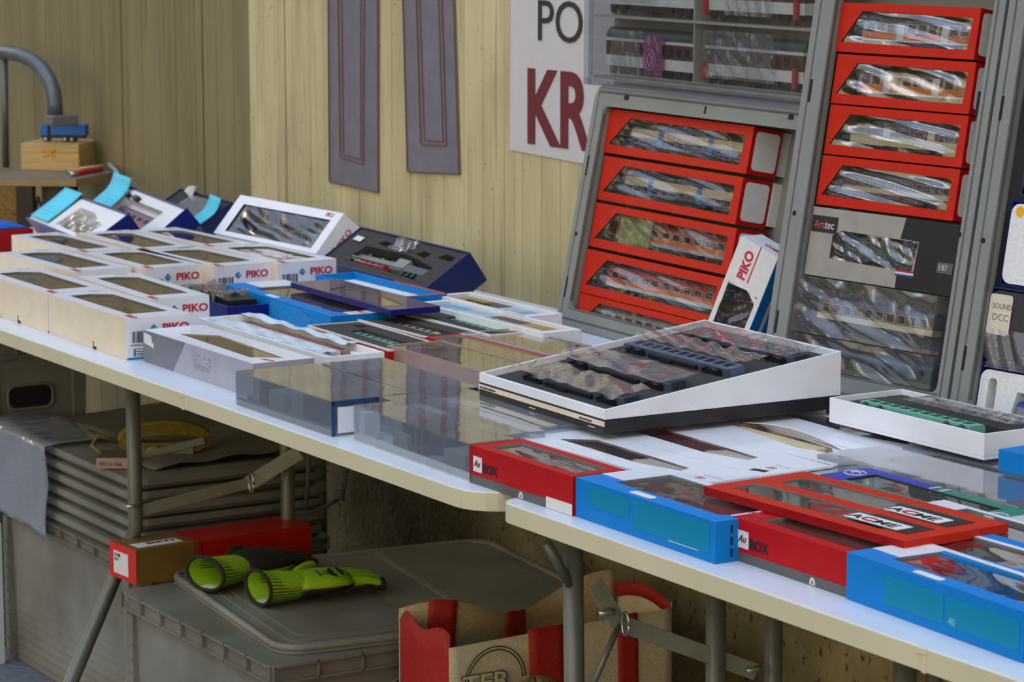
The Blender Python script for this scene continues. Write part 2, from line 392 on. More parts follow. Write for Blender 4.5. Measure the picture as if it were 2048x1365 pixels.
walltext('KR', 1050, 281, (1054, 131), PRD, .035, .9, r)
# ------------------------------------------------------------------ folding tables
TABM = mat('cream_table_plastic', 'd6cba4', .35, var=.03, scale=8, bump=.05)
TABT = mat('table_top_plastic', 'd7dade', .3, var=.03, scale=10, bump=.03)
TH, TT = .74, .0235
GALV = mat('galvanised_brace', '9c9a82', .4, metal=.3)
def table(label, x0, x1, y0, y1, legs, notch, r=.06):
    root = thing('folding_table', label, 'table', Matrix.Translation(((x0+x1)/2, (y0+y1)/2, 0)), 'folding tables in a row along the wall'); bpy.context.view_layer.update()
    P = rr(x0, y0, x1, y1, r, 6)
    mb = MB().prism(P, TH-TT, TH-.0006, 0); mb.prism([(x, y) for x, y in rr(x0+.002, y0+.002, x1-.002, y1-.002, r, 6)], TH-.0012, TH, 1)
    addw(mb, 'tabletop', [TABM, TABT], root, bevel=.0015)
    if notch:
        mb = MB(); mb.box(notch-.004, y0-.0012, TH-TT-.001, notch+.003, y0+.001, TH-.004)
        mb.box(notch-.012, y0-.0016, TH-.007, notch+.003, y0+.002, TH+.0002)
        addw(mb, 'fold_joint', TABM, root, bevel=.0008)
    for kind, pts, rad in legs:
        if kind == 'leg': addw(MB().tube(pts, rad), 'leg', STEEL, root)
        elif kind == 'brace': addw(MB().bar(pts[0], pts[1], rad, .004, 0), 'brace', GALV, root, bevel=.001)
        elif kind == 'rod': addw(MB().tube(pts, rad), 'brace_rod', STEEL, root)
        elif kind == 'hub': addw(MB().tube([V(pts)-V((0, .012, 0)), V(pts)+V((0, .012, 0))], rad, 20), 'hinge_pin', CHROME, root)
        elif kind == 'ring':
            c = V(pts); P = [c+V((rad*.55*math.cos(a), 0, rad*math.sin(a))) for a in [i*math.pi/8 for i in range(17)]]
            addw(MB().tube(P, .002, 8), 'locking_ring', CHROME, root)
    return root
z1 = TH-TT
yA = 1.868
def lx(px, py, y): return py_(px, py, y)
a0 = lx(268, 900, yA); a1 = lx(262, 1055, yA)
ax = a0.x
a2 = px_(575, 960, ax)
foot = px_(140, 1365, ax-.0)
legsA = [('leg', [(ax, yA, z1), (ax, yA, a1.z), (ax-.02, yA-.02, a1.z-.06), tuple(py_(140, 1370, yA-.16)), tuple(py_(112, 1412, yA-.19))], .0125),
         ('leg', [(ax, a2.y, z1), (ax, a2.y, .02)], .0125),
         ('brace', [(ax, yA, a1.z+.03), tuple(px_(502, 966, ax))], .02), ('brace', [tuple(px_(495, 970, ax)), tuple(px_(600, 905, ax+.04))], .026),
         ('ring', tuple(px_(503, 967, ax+.012)), .017), ('hub', tuple(px_(510, 962, ax)), .004), ('hub', tuple(lx(266, 1013, yA-.012)), .003)]
XB0 = -2.775
table('cream folding table carrying the white boxes on the left, rounded corner overhanging', -4.49, -2.80, 1.676, 2.60, legsA+[('leg', [(-2.93, 2.5, z1), (-2.93, 2.5, 0)], .0125)], lx(366, 800, 1.676).x)
yB = 1.76
b0 = lx(1150, 1200, yB); b0x = b0.x
g1 = px_(1430, 1250, b0x+.02); g2 = px_(1545, 1290, b0x+.02)
hubp = px_(1238, 1250, b0x+.01)
b3 = lx(1810, 1345, 1.80)
legsB = [('leg', [(b0x-.006, yB, z1), (b0x+.012, yB, 0)], .0125), ('leg', [(g1.x, g1.y, z1), (g1.x+.008, g1.y, 0)], .0125), ('leg', [(g2.x, g2.y, z1), (g2.x+.008, g2.y, 0)], .0115),
         ('brace', [tuple(px_(1190, 1168, b0x+.01)), tuple(hubp)], .022), ('brace', [tuple(hubp+V((0, .005, 0))), tuple(px_(1512, 1345, b0x+.03))], .021),
         ('rod', [tuple(hubp), tuple(lx(1185, 1372, hubp.y-.05))], .004), ('rod', [tuple(px_(1092, 1085, b0x)), tuple(px_(1140, 1170, b0x))], .006),
         ('ring', tuple(hubp+V((.014, 0, .004))), .014), ('hub', tuple(px_(1212, 1226, b0x+.016)), .004), ('hub', tuple(px_(1507, 1340, b0x+.034)), .004),
         ('leg', [(b3.x, 1.80, z1), (b3.x, 1.80, 0)], .0125), ('leg', [(b3.x, 2.3, z1), (b3.x, 2.3, 0)], .0125)]
table('cream folding table in front right, holding the red and blue boxes', XB0, -1.12, 1.683, 2.60, legsB, lx(1850, 1290, 1.683).x, .03)
table('cream folding table at the far left, mostly hidden beneath white boxes', -5.74, -4.495, 1.676, 2.60, [('leg', [(-4.6, 2.4, z1), (-4.6, 2.4, 0)], .0125), ('leg', [tuple(lx(6, 745, 2.45))[:2]+(z1,), tuple(lx(6, 745, 2.45))[:2]+(0,)], .0125)], None)
# ------------------------------------------------------------------ light
w = bpy.data.worlds.new('sky'); SC.world = w; w.use_nodes = True; N = w.node_tree.nodes; Lk = w.node_tree.links
bg = N['Background']; tc = N.new('ShaderNodeTexCoord'); sx_ = N.new('ShaderNodeSeparateXYZ'); Lk.new(tc.outputs['Generated'], sx_.inputs[0])
rp = N.new('ShaderNodeValToRGB'); mr = N.new('ShaderNodeMapRange'); mr.inputs[1].default_value = -1; mr.inputs[2].default_value = 1; Lk.new(sx_.outputs[2], mr.inputs[0]); Lk.new(mr.outputs[0], rp.inputs[0])
els = [(0, (.16, .13, .09)), (.49, (.3, .25, .17)), (.53, (.66, .53, .34)), (.62, (.82, .70, .48)), (.74, (.6, .74, 1.0)), (1, (1.5, 2.0, 2.9))]
E_ = rp.color_ramp.elements
while len(E_) < len(els): E_.new(.5)
for e, (p, c) in zip(E_, els): e.position = p; e.color = c+(1,)
no = N.new('ShaderNodeTexNoise'); no.inputs['Scale'].default_value = 2.6; no.inputs['Detail'].default_value = 3; Lk.new(tc.outputs['Generated'], no.inputs[0])
r3 = N.new('ShaderNodeValToRGB'); r3.color_ramp.elements[0].position = .46; r3.color_ramp.elements[1].position = .62
r3.color_ramp.elements[0].color = (.2, .2, .2, 1); r3.color_ramp.elements[1].color = (2.8, 2.8, 2.8, 1); e_ = r3.color_ramp.elements.new(.70); e_.color = (9, 9, 9, 1); Lk.new(no.outputs[0], r3.inputs[0])  # bright patches added low in the sky for glints on the film windows
mm = N.new('ShaderNodeMapRange'); mm.inputs[1].default_value = .25; mm.inputs[2].default_value = .55; Lk.new(sx_.outputs[2], mm.inputs[0])
mw = N.new('ShaderNodeMix'); mw.data_type = 'RGBA'; Lk.new(mm.outputs[0], mw.inputs['Factor'])
ia = [q for q in mw.inputs if q.type == 'RGBA']; Lk.new(r3.outputs[0], ia[0]); ia[1].default_value = (1, 1, 1, 1)
mu = N.new('ShaderNodeMix'); mu.data_type = 'RGBA'; mu.blend_type = 'MULTIPLY'; mu.inputs['Factor'].default_value = 1
ia = [q for q in mu.inputs if q.type == 'RGBA']; Lk.new(rp.outputs[0], ia[0]); Lk.new([q for q in mw.outputs if q.type == 'RGBA'][0], ia[1])
Lk.new([q for q in mu.outputs if q.type == 'RGBA'][0], bg.inputs[0]); bg.inputs[1].default_value = .75
l = bpy.data.lights.new('warm_bounce_fill', 'SUN'); l.energy = .65; l.color = (1, .84, .6); l.angle = 1.2  # added fill standing in for warm bounce light from the street side
o = bpy.data.objects.new('warm_bounce_fill', l); COL.objects.link(o); o.location = (-1, -3, 4); o.rotation_euler = V((-1.2, 3.2, -1.9)).to_track_quat('-Z', 'Y').to_euler()
SC.view_settings.view_transform = 'Standard'; SC.view_settings.look = 'None'; SC.view_settings.gamma = 1; SC.view_settings.exposure = .12
# ------------------------------------------------------------------ model trains (side face up: x along, y up the side, z towards the viewer)
def wheels(mb, x, r, m, z=0):
    for dx in (-.014, .014):
        c = V((x+dx, r*1.0, z)); mb.tube([c, c+V((0, 0, .0035))], r, 14, m)
        mb.tube([c+V((0, 0, .0035)), c+V((0, 0, .0045))], r*.4, 8, m)
def coach(M, L, h, w, label, bands, windows, roof, under=BLKP, group=None, cat='model train', doors=(), name='model_carriage', nw=9, dark=WINP, ends=None):
    """bands: (y0,y1,mat); windows: (y0,y1,pitch list or count)"""
    r = thing(name, label, cat, M, group)
    mats = [b[2] for b in bands]; mb = MB()
    for i, (y0, y1, m_) in enumerate(bands): mb.box(0, h*y0, -w, L, h*y1, 0, i)
    bd = mb.build('body', mats, r)
    yb = h*bands[0][0]; yt = h*bands[-1][1]
    mb = MB(); n = 8; pr = [(-(w/2)*(1-math.cos(math.pi*k/n)), (h-yt)*math.sin(math.pi*k/n)) for k in range(n+1)]
    vs = [(x, yt+y, z) for x in (0, L) for z, y in pr]; q = n+1
    mb.add(vs, [(k, k+1, q+k+1, q+k) for k in range(n)]+[list(range(q))[::-1], list(range(q, 2*q))], 0, False)
    mb.build('roof', roof, r)
    if windows:
        y0, y1, cnt, fr_ = windows; mb = MB(); p = L/(cnt+.6); mf = MB()
        for i in range(cnt):
            x = p*(.45+i); ww = p*.62
            mf.box(x-.0008, h*y0-.0008, 0, x+ww+.0008, h*y1+.0008, .0003); mb.box(x, h*y0, .0002, x+ww, h*y1, .0006)
        if fr_: mf.build('window_frames', fr_, bd)
        mb.build('windows', dark, bd)
    for x, c_ in doors:
        d = MB().box(L*x, yb, -.0002, L*x+h*.33, yt, .0007); d.build('door', c_, bd)
    for x in (L*.13, L*.87):
        bg_ = MB().box(x-.022, h*.1, -w*.85, x+.022, yb, -.003).build('bogie', under, r); mb = MB(); wheels(mb, x, h*.12, 0, -.004); mb.build('wheels', under, bg_)
    mb = MB().box(L*.27, h*.08, -w*.8, L*.73, yb, -.004); mb.box(L*.4, h*.02, -w*.7, L*.5, h*.1, -.006); mb.build('underframe', under, r)
    return r
def stick(M, W_, x, y, z, rz=0): return M @ T(x, y, z, rz)
# ------------------------------------------------------------------ printed window boxes lying on the tables
D_ = {}
def carton(name, label, cat, M, L, W, H, side, top, pockets, group=None, inner=INSIDE, floorm=None, front=None, end=None, fm=FILM, sheetk=None, bevel=.0007, depth=None):
    r = thing(name, label, cat, M, group)
    mb = MB(); mats = [side, top, inner, floorm or inner, front or side, end or side]
    pk = [(p, depth or H*.7, 2, 3) for p in pockets]
    mb.slab(L, W, H, pk, {'front': 4, 'end': 5}, 1)
    mb.build('carton', mats, r, bevel=bevel)
    for i, p in enumerate(pockets):
        xs_ = [q[0] for q in p]; ys_ = [q[1] for q in p]
        if fm:
            if sheetk:
                filmsheet(r, 'window_film', (min(xs_)-.001, min(ys_)-.001, max(xs_)+.001, max(ys_)+.001), H-.0025, fm, seed=i+int(L*1e5) % 77, **sheetk)
            else:
                f_ = MB(); f_.prism(p, H-.0016, H-.0013); f_.build('window_film', fm, r)
    return r
def wpoly(L, W, x0=.09, x1=.9, y0=.2, y1=.8, sl=.1):
    return [(L*x0, W*y0), (L*x1, W*y0), (L*x1, W*y1), (L*(x0+sl), W*y1), (L*x0, W*(y1-.28))]
PG = 'white printed train boxes on the left'
def piko(A, B, C, label, L=.325, W=None, H=.066, endprint=True, full=False, note=None, zt=None):
    M, L, W = lying(A, B, C, zt or (TH+H), H, L, W)
    D = (L, W, H)
    r = carton('train_box', label, 'box', M, L, W, H, CREAMCARD, WHITE, [wpoly(L, W, .12, .87, .2, .82, .07)], PG, INSIDE, end=WHITE, fm=FILM, sheetk=dict(amp=.0006, wav=.6))
    decal(r, 'base_stripe', 'end', 0, .0005, W, .003, D, TEALB)
    text(r, 'PIKO', 'end', W*.55, H*.62, .013, D, LRED, .045, sx=1.15)
    decal(r, 'emblem', 'end', W*.42, H*.60, .010, .010, D, TEALB, rot=math.pi/4)
    text(r, 'H0', 'end', W*.405, H*.685, .004, D, WHITEP, .02, lift=.0008)
    barcode(r, 'end', W*.08, H*.40, W*.26, .018, D, INK)
    text(r, 'PIKO', 'top', L*.905, W*.08, .011, D, LRED, .02, rot=0)
    decal(r, 'tab_slot', 'top', L*.02, W*.62, .002, W*.2, D, DARKHOLE, rot=-.5, t=.0003)
    mb = MB(); mb.prism([(0, 0), (.014, 0), (.014, .004), (.003, .004), (.003, .012), (0, .012)], 0, .0004); mb.build('punched_slot', DARKHOLE, r, FACE['front'](L*.58, .0005, D))
    if full:
        text(r, '4 015615 213', 'end', W*.06, H*.32, .0035, D, INK)
        lines(r, 'end', W*.10, H*.24, W*.32, 4, .0036, D, INK, .0011)
        decal(r, 'base_label', 'end', W*.10, .006, W*.035, .009, D, LBLUEP); lines(r, 'end', W*.16, .012, W*.2, 2, .004, D, INK, .001, seed=5)
    return r, M, D
TEALB = mat('teal_blue_print', '1879a4', .4, var=0)
piko((95.2,587.7), (252.6,637.5), (387.3,628.7), 'white red-lettered train box at the table edge, its barcode end against the silver-grey box', full=True)
piko((-60,539), (93.8,587.7), (215,576.5), 'white train box cut by the picture edge, touching the one beside the silver-grey box')
piko((146.5,551), (296,599.4), (424,592), 'white red-lettered train box whose end is partly covered by crumpled foam')
piko((4.4,507), (142.7,543.8), (265,535), 'white train box in the second row with a cyan reflection, at the picture edge')
piko((165.5,505.7), (284,537.3), (406.7,528.5), 'white red-lettered train box in the second row beside the open dark blue box', L=None)
piko((279.8,501.3), (426,533.5), (548,524.7), 'white red-lettered train box directly behind the long bright blue carton', L=None)
piko((414.6,494), (554,526.5), (673.3,517.6), 'white red-lettered train box beside the leaning steam engine box', L=None)
piko((17.6,469), (160,505), (255,498.3), 'white train box in the back row, far left, with a brown reflection')
piko((140.6,463.2), (281,501.3), (391,494), 'white train box in the back row, middle one')
piko((252,458.8), (413,494), (510,487.5), 'white train box in the back row, right one before the leaning windowed box')
# silver box
M, L, W = lying((286.7,659.6), (505.6,728), (639.7,719.5), TH+.05, .05); D = (L, W, .05)
r = carton('train_box', 'silver-grey train box with a faint engine drawing at the table edge', 'box', M, L, W, .05, SILVER, WHITE, [[(L*.18, W*.3), (L*.86, W*.22), (L*.94, W*.62), (L*.3, W*.75)]], None, KRAFT, fm=FILM)
decal(r, 'dark_corner_print', 'front', 0, 0, L*.36, .05, D, mat('slate_print', '77777f', .4), poly=[(0, 0), (L*.28, 0), (L*.40, .05), (0, .05)])
decal(r, 'sticker', 'front', .004, .030, .036, .016, D, PAPER, lift=.0006, poly=[(0, 0), (.036, -.004), (.034, .006), (.03, .001), (.026, .014), (0, .016)])
lines(r, 'front', .004, .026, .055, 5, .0042, D, WHITEP, .0013)
mb = MB(); rnd = random.Random(5)
for i in range(26):
    x = rnd.uniform(0, .055); y = rnd.uniform(0, .016); mb.box(x, y, 0, x+rnd.uniform(.003, .012), y+.0007, .0003)
for i in range(5):
    P = [V((.008+i*.011+.0045*math.cos(a), -.003+.0045*math.sin(a), .0003)) for a in [k*.7 for k in range(10)]]; mb.tube(P, .0003, 4)
mb.build('engine_drawing', mat('pale_ink', '8d8892', .5), r, FACE['front'](L*.47, .022, D))
decal(r, 'end_band', 'end', 0, .034, W, .008, D, DNAVY); text(r, 'PIKO', 'top', L*.93, W*.25, .008, D, LRED, .02, rot=.3)
# clear plastic cases at the table edge
CG = 'clear plastic train cases on the tables'
def clearcase(label, A, B, C, H=.049, L=None, W=None, edge=None, cont=(), mt=CLEARG, zt=None, back=True):
    M, L, W = lying(A, B, C, zt or TH+H, H, L, W); D = (L, W, H); t = .0014
    r = thing('clear_case', label, 'case', M, CG)
    mb = MB(); mb.box(0, 0, H-t, L, W, H); mb.box(0, 0, .002, L, t, H-t); mb.box(0, W-t, .002, L, W, H-t); mb.box(0, t, .002, t, W-t, H-t); mb.box(L-t, t, .002, L, W-t, H-t)
    mb.build('lid', mt, r, bevel=.0004)
    base = MB(); base.box(.001, .001, 0, L-.001, W-.001, .003); base.box(t*1.5, t*1.5, .003, L-t*1.5, t*2.5, .012); base.build('base', WHITEP if mt is CLEAR else GREYP, r)
    if edge: MB().box(L-.0016, .001, H-.007, L+.0006, W-.001, H-.0015).box(L-.001, .001, .001, L+.0006, .006, H-.002).build('blue_edge_strip', edge, r)
    return r, M, D
def inserts(r, D, parts):
    for nm, x0, y0, z0, x1, y1, z1, m_ in parts: MB().box(x0, y0, z0, x1, y1, z1).build(nm, m_, r, bevel=.001)
NB = mat('navy_edge', '1d3f6e', .4)
def case_parts(L, W, H, k=0):
    return [('inner_tray', .012, .012, .003, L*.93, W-.012, H*.30, GREYP), ('dark_block', L*(.22), .006, H*.20, L*.30, W-.02, H*.9, BLKP), ('holder', L*.5, .014, H*.3, L*.62, W-.02, H*.8, GREYPL),
            ('dark_body', L*.68, .006, H*.20, L*.93, W-.02, H*.86, BLKP), ('pale_body', L*.32, .006, H*.15, L*.48, W-.016, H*.72, GREYPL)]
r, M, D = clearcase('clear plastic train case with blue end strip and white card, at the table edge', (470.3,742), (661.7,802.3), (826,785), edge=NB)
inserts(r, D, case_parts(*D)); decal(r, 'white_end_card', 'end', .010, .004, .05, .035, D, WHITE)
r, M, D = clearcase('blue-stripped clear train case one place back from the table edge', (643,726), (828,786), (955,773), edge=NB)
inserts(r, D, case_parts(*D))
LC = .335
r, M, D = clearcase('clear plastic train case at the table edge, touching the first red carton', (688.2,804), (937.2,887.8), (1015,868), W=.066, L=.31, mt=CLEAR)
L3, W3, H3 = D
inserts(r, D, [('card_end', .004, .006, .004, .02, .03, .04, WHITE), ('holder', .10, .006, .004, .14, .05, .03, GREYPL), ('dark_body', .115, .012, .02, .16, .05, .044, BLKP), ('clear_post', .165, .003, .003, .168, .006, .046, CLEAR),
   ('clear_post', .18, .003, .003, .183, .006, .046, CLEAR), ('dark_body', .185, .012, .016, .235, .05, .04, BLKP), ('holder', .235, .006, .003, .29, .05, .03, GREYPL)])
r, M, D = clearcase('clear train case, middle of the three side by side before the tilted foam tray', (766.2,796.5), (1000,871), (1070,858), W=.066, L=.32, mt=CLEAR)
inserts(r, D, [('pale_body', .02, .01, .004, .10, .055, .038, PAPER), ('dark_body', .12, .01, .004, .18, .055, .036, SLATE), ('pale_body', .2, .01, .004, .31, .055, .04, GREYPL)])
r, M, D = clearcase('clear plastic train case farthest back of the three, under the dark foam tray corner', (856,787.3), (1075,856), (1160,849), W=.066, L=.335, mt=CLEAR)
inserts(r, D, [('pale_body', .02, .01, .004, .12, .055, .038, PAPER), ('pale_body', .15, .01, .004, .31, .055, .036, GREYPL)])
# red Auhagen style cartons and bright blue cartons near the front
def aubox(A, B, C, label):
    H = .047; M, L, W = lying(A, B, C, TH+H, H); D = (L, W, H)
    r = carton('kit_box', label, 'box', M, L, W, H, RED, RED, [[(L*.12, W*.2), (L*.93, W*.2), (L*.93, W*.82), (L*.12, W*.82)]], 'red and grey kit cartons at the table edge', GREYIN, floorm=KRAFT, fm=FILM, sheetk=dict(amp=.0006, wav=.6))
    decal(r, 'grey_base_band', 'front', 0, 0, L, .011, D, GREYC); decal(r, 'white_corner_panel', 'front', L*.76, .0005, L*.24, .0135, D, PAPER, lift=.0003)
    lines(r, 'front', L*.81, .006, L*.14, 1, .004, D, INK, .0014); decal(r, 'round_emblem', 'front', L*.5, .0008, .010, .009, D, PAPER, lift=.0003, poly=[(.005+.005*math.cos(a), .0005+.008*abs(math.sin(a))) for a in [k*math.pi/8 for k in range(9)]])
    text(r, 'A', 'front', L*.5+.003, .002, .005, D, GREYC, lift=.0009)
    decal(r, 'logo_tag', 'front', .012, .016, .020, .019, D, PAPER, lift=.0002); text(r, 'Au', 'front', .0135, .0225, .0085, D, mat('wine_ink', '5d1420', .5), .02, shear=.45, lift=.0009)
    text(r, 'BOX', 'front', .0335, .0175, .0115, D, INK, .05, lift=.0005)
    for i in range(4):
        q = MB().box(0, 0, 0, L*.15, W*.3, .012); q.build('kit_part', (GREYPL, CREAMP, BLKP, MAROON)[i], r, T(L*(.15+.19*i), W*.32, .016, .2-.12*i), bevel=.001)
    return r, M, D
aubox((937,889), (1145,954), (1243,938), 'red and grey carton bridging the gap between the two tables')
aubox((1463,1033), (1792,1137), (1912,1118), 'red and grey carton between two bright blue cartons')
def bluebox(A, B, C, label, name='train_box', L=None, W=.112, prints=True, zt=TH+.0465, H=.0465, g=None):
    M, L, W = lying(A, B, C, zt, H, L, W); D = (L, W, H)
    r = carton(name, label, 'box', M, L, W, H, CYAN, CYAN, [[(L*.17, W*.22), (L*.90, W*.22), (L*.93, W*.30), (L*.93, W*.90), (L*.17, W*.90)]], g, GREYIN, floorm=GREYIN, fm=FILM, sheetk=dict(amp=.0006, wav=.6))
    decal(r, 'white_top_end', 'top', L*.0, W*.33, L*.165, W*.66, D, WHITE); decal(r, 'white_top_end', 'top', L*.93, W*.3, L*.07, W*.69, D, WHITE); decal(r, 'white_back_strip', 'top', L*.165, W*.91, L*.765, W*.08, D, WHITE)
    decal(r, 'white_oval', 'top', L*.36, W*.05, .045, W*.10, D, PAPER, lift=.0002, r=W*.045)
    return r, M, D
r, M, D = bluebox((1145,953), (1431,1045), (1545,1024), 'bright blue carton with small white print at the table edge, between two red cartons', L=.278)
decal(r, 'print_panel', 'front', .03, .018, .082, .024, D, DCYAN); decal(r, 'print_panel', 'front', .122, .010, .145, .033, D, DCYAN)
lines(r, 'front', .033, .039, .074, 9, .0023, D, LCYAN, .0010, seed=2); lines(r, 'front', .135, .040, .125, 9, .0023, D, LCYAN, .0010, seed=3)
lines(r, 'front', .124, .021, .06, 4, .0034, D, WHITEP, .0016, seed=4); lines(r, 'front', .19, .0085, .07, 1, .0034, D, WHITEP, .0013, seed=7)
text(r, 'PIKO', 'top', D[0]*.935, D[1]*.5, .009, D, LRED, .05, rot=0); barcode(r, 'end', .035, .008, .03, .03, D, INK)
for i in range(3): decal(r, 'black_code', 'end', .02+i*.0, .006+i*.013, .003, .009, D, INK)
r, M, D = bluebox((1792.5,1137.8), (2048,1225), (2160,1200), 'bright blue carton at the lower right corner, turquoise panel on its front', L=.28, W=.098, zt=TH+.0495, H=.0495, g='bright blue cartons at the lower right')
decal(r, 'print_panel', 'front', .065, .010, .095, .030, D, DCYAN); decal(r, 'print_panel', 'front', .165, .010, .11, .030, D, DCYAN); text(r, '40', 'front', .168, .012, .008, D, LCYAN, .02)
r, M, D = bluebox((1807,1084.4), (2040,1153), (2160,1135), 'bright blue carton one place behind the corner one, touching the flat red set', L=.28, W=.085, zt=TH+.0495, H=.0495, g='bright blue cartons at the lower right')
r, M, D = bluebox((1941.6,1068), (2120,1120), (2230,1105), 'bright blue carton at the right picture edge, rearmost of the lower right three', L=.28, W=.085, zt=TH+.0495, H=.0495, g='bright blue cartons at the lower right')
# ACME twin set
M, L, W = lying((1407,973), (1808,1083.5), (2022,1049), TH+.0575, .010); D = (L, W, .010)
def roundwin(x0, y0, x1, y1, r=.008): return rr(x0, y0, x1, y1, r, 3)
r = carton('train_set_box', 'flat red set with two long grey windows lying across the front boxes', 'box', M, L, W, .010, OREDC, OREDC, [roundwin(L*.07, W*.13, L*.84, W*.42), roundwin(L*.09, W*.56, L*.87, W*.86)], None, GREYIN, floorm=GREYIN, fm=FILM, front=DRED, depth=.006)
for yy in (.16, .55):
    decal(r, 'dark_window_end', 'top', L*.66, W*yy, L*.27, W*.27, D, BLACK, lift=.0002)
    decal(r, 'logo_label', 'top', L*.62, W*(yy+.02), .085, .024, D, PAPER, lift=.0006, r=.002)
    text(r, 'ACME', 'top', L*.625, W*(yy+.045), .014, D, INK, .03, sx=1.45, lift=.0012); text(r, 'C', 'top', L*.625+.0187, W*(yy+.045), .014, D, LRED, .035, sx=1.45, lift=.0016)
# blue / green printed box behind it
M, L, W = lying((1640,950), (1972,1042), (2070,1026), TH+.047, .047); D = (L, W, .047)
r = carton('train_box', 'blue and green windowed box lying behind the flat red set', 'box', M, L, W, .047, TEAL, TEAL, [[(L*.12, W*.12), (L*.88, W*.12), (L*.88, W*.76), (L*.12, W*.76)]], None, DARKIN, floorm=mat('brown_film_card', '5f4a33', .6), fm=FILM, end=WHITE)
decal(r, 'blue_print', 'top', 0, 0, L*.12, W, D, mat('royal_blue_print', '0c2fae', .35)); decal(r, 'blue_print', 'top', L*.12, W*.78, L*.32, W*.22, D, mat('royal_blue_print', '0c2fae'))
decal(r, 'white_stripe', 'top', L*.44, W*.78, .004, W*.22, D, WHITEP, lift=.0003); decal(r, 'white_stripe', 'top', L*.50, W*.78, .004, W*.22, D, WHITEP, lift=.0003)
P = [V((.014*math.cos(a), .012*math.sin(a), .0006)) for a in [k*math.pi/12 for k in range(25)]]; mb = MB(); mb.tube(P, .0008, 5, cap=False); mb.tube([V((.007*math.cos(a), .006*math.sin(a)*(1 if a < 3 else .3), .0006)) for a in [k*.5 for k in range(10)]], .0008, 5)
mb.build('round_emblem', WHITEP, r, T(L*.055, W*.55, .047)); 
mb = MB(); mb.tube(P, .0008, 5, cap=False); mb.build('round_emblem', WHITEP, r, T(L*.96, W*.35, .047))
mb = MB(); mb.box(0, 0, 0, L*.7, W*.5, .012); mb.build('brown_blister', mat('brown_blister', '6d5236', .35, var=.25, scale=60), r, T(L*.15, W*.2, .024), bevel=.004)
# white window boxes in the middle
WG = 'flat white windowed boxes in the middle of the right table'
WIN_IN = mat('mauve_interior', '9c827c', .7, var=.35, scale=22)
def wbox(A, B, C, label, k, x0=.12, x1=.80, redfilm=None, L=None, torn=False):
    H = .040; M, L, W = lying(A, B, C, TH+H, H, L); D = (L, W, H)
    win = [(L*x0, W*.36), (L*(x0+.08), W*.72), (L*(x1-.02), W*.60), (L*x1, W*.42), (L*(x1-.18), W*.28)]
    if torn: win = [(L*.24, W*.50), (L*.30, W*.74), (L*.42, W*.66), (L*.6, W*.63), (L*.78, W*.58), (L*.86, W*.40), (L*.7, W*.30), (L*.5, W*.36)]
    r = carton('train_box', label, 'box', M, L, W, H, WHITE, WHITE, [win], WG, WIN_IN, floorm=WIN_IN, fm=None if torn else FILM, depth=.016 if torn else .005)
    decal(r, 'red_winged_logo', 'top', L*.905, W*.32, .011, .009, D, mat('pink_print', 'cf7f93', .5), lift=.0002)
    lines(r, 'top', L*.89, W*.5, .035, 1, .003, D, mat('pale_ink', '8d8892'), .0010, seed=k)
    decal(r, 'end_fold_line', 'end', .001, H-.004, W-.002, .0012, D, SLATE)
    if redfilm:
        MB().box(0, 0, 0, L*.5, W*.34, .014).build('red_contents', redfilm, r, T(L*.14, W*.38, .0245), bevel=.003)
    coachbit = MB(); coachbit.box(0, 0, 0, L*.55, W*.2, .012); coachbit.build('contents', (MAROON, GREYPL, CREAMP, SLATE)[k], r, T(L*.2, W*.42, .0262), bevel=.004)
    if torn:
        mb = MB().grid(lambda u, v: (L*(.26+.58*u), W*(.63+.12*v-.05*u), H+.001+.010*math.sin(math.pi*u)*(1-v)), 14, 3); mb.build('torn_card_flap', WHITE, r, solid=.0008)
    return r, M, D
wbox((1025,872), (1380,972), (1520.6,952.7), 'white windowed box just behind the first red carton, maroon contents', 0, .14, .80)
r, M, D = wbox((1160.8,853.7), (1520.6,952.7), (1660,930), 'white windowed box with red foil contents and a small black square print', 1, .10, .78, redfilm=mat('wine_foil', '7c2534', .35))
decal(r, 'black_square_print', 'top', D[0]*.905, D[1]*.10, .022, .010, D, INK, rot=.3)
wbox((1307,835.4), (1660,931), (1815,912), 'white windowed box with torn card along its window', 2, torn=True)
wbox((1460,820), (1828,914.4), (1968.7,897.5), 'white windowed box farthest right of the flat white row, beside the open green coach tray', 3, .18, .82)
# box + open white tray with green coach on the right
M, L, W = lying((1652,812), (1972,892), (2110,872), TH+.05, .05); D = (L, W, .05)
r = thing('closed_box', 'closed dark grey box with rounded white outline beneath the open green coach tray', 'box', M)
MB().box(0, 0, 0, L, W, .05, 0, {'end': 1, 'front': 2}).build('carton', [GREYC, mat('slate_green_card', '3b4a4f', .4), GREYC], r, bevel=.001)
P = [V((x, y, .0006)) for x, y in rr(.004, .004, W-.004, .046, .006, 4)]; mb = MB(); mb.tube(P+[P[0]], .0007, 5, cap=False); mb.build('white_outline', WHITEP, r, FACE['end'](0, 0, D)); text(r, 'OBC', 'end', .010, .028, .010, D, WHITEP, .02)
MB().box(.004, -.0008, .038, L-.004, .0005, .0405).build('white_fold_line', WHITEP, r)
def tray(name, label, cat, M, L, W, H, t=.003, floor=.004, wall=WHITE, inner=None, g=None, base=None):
    r = thing(name, label, cat, M, g); mb = MB()
    mb.box(0, 0, 0, L, W, floor); mb.box(0, 0, floor, L, t, H); mb.box(0, W-t, floor, L, W, H); mb.box(0, t, floor, t, W-t, H); mb.box(L-t, t, floor, L, W-t, H)
    mb.build('tray', [wall], r, bevel=.0006)
    return r
HZ = .032
M, L, W = lying((1659,794.9), (1968.7,868.6), (2110,847), TH+.082, HZ); D = (L, W, HZ)
r = tray('open_train_box', 'open white tray with a mint green coach under crumpled plastic at the right', 'box', M, L, W, HZ)
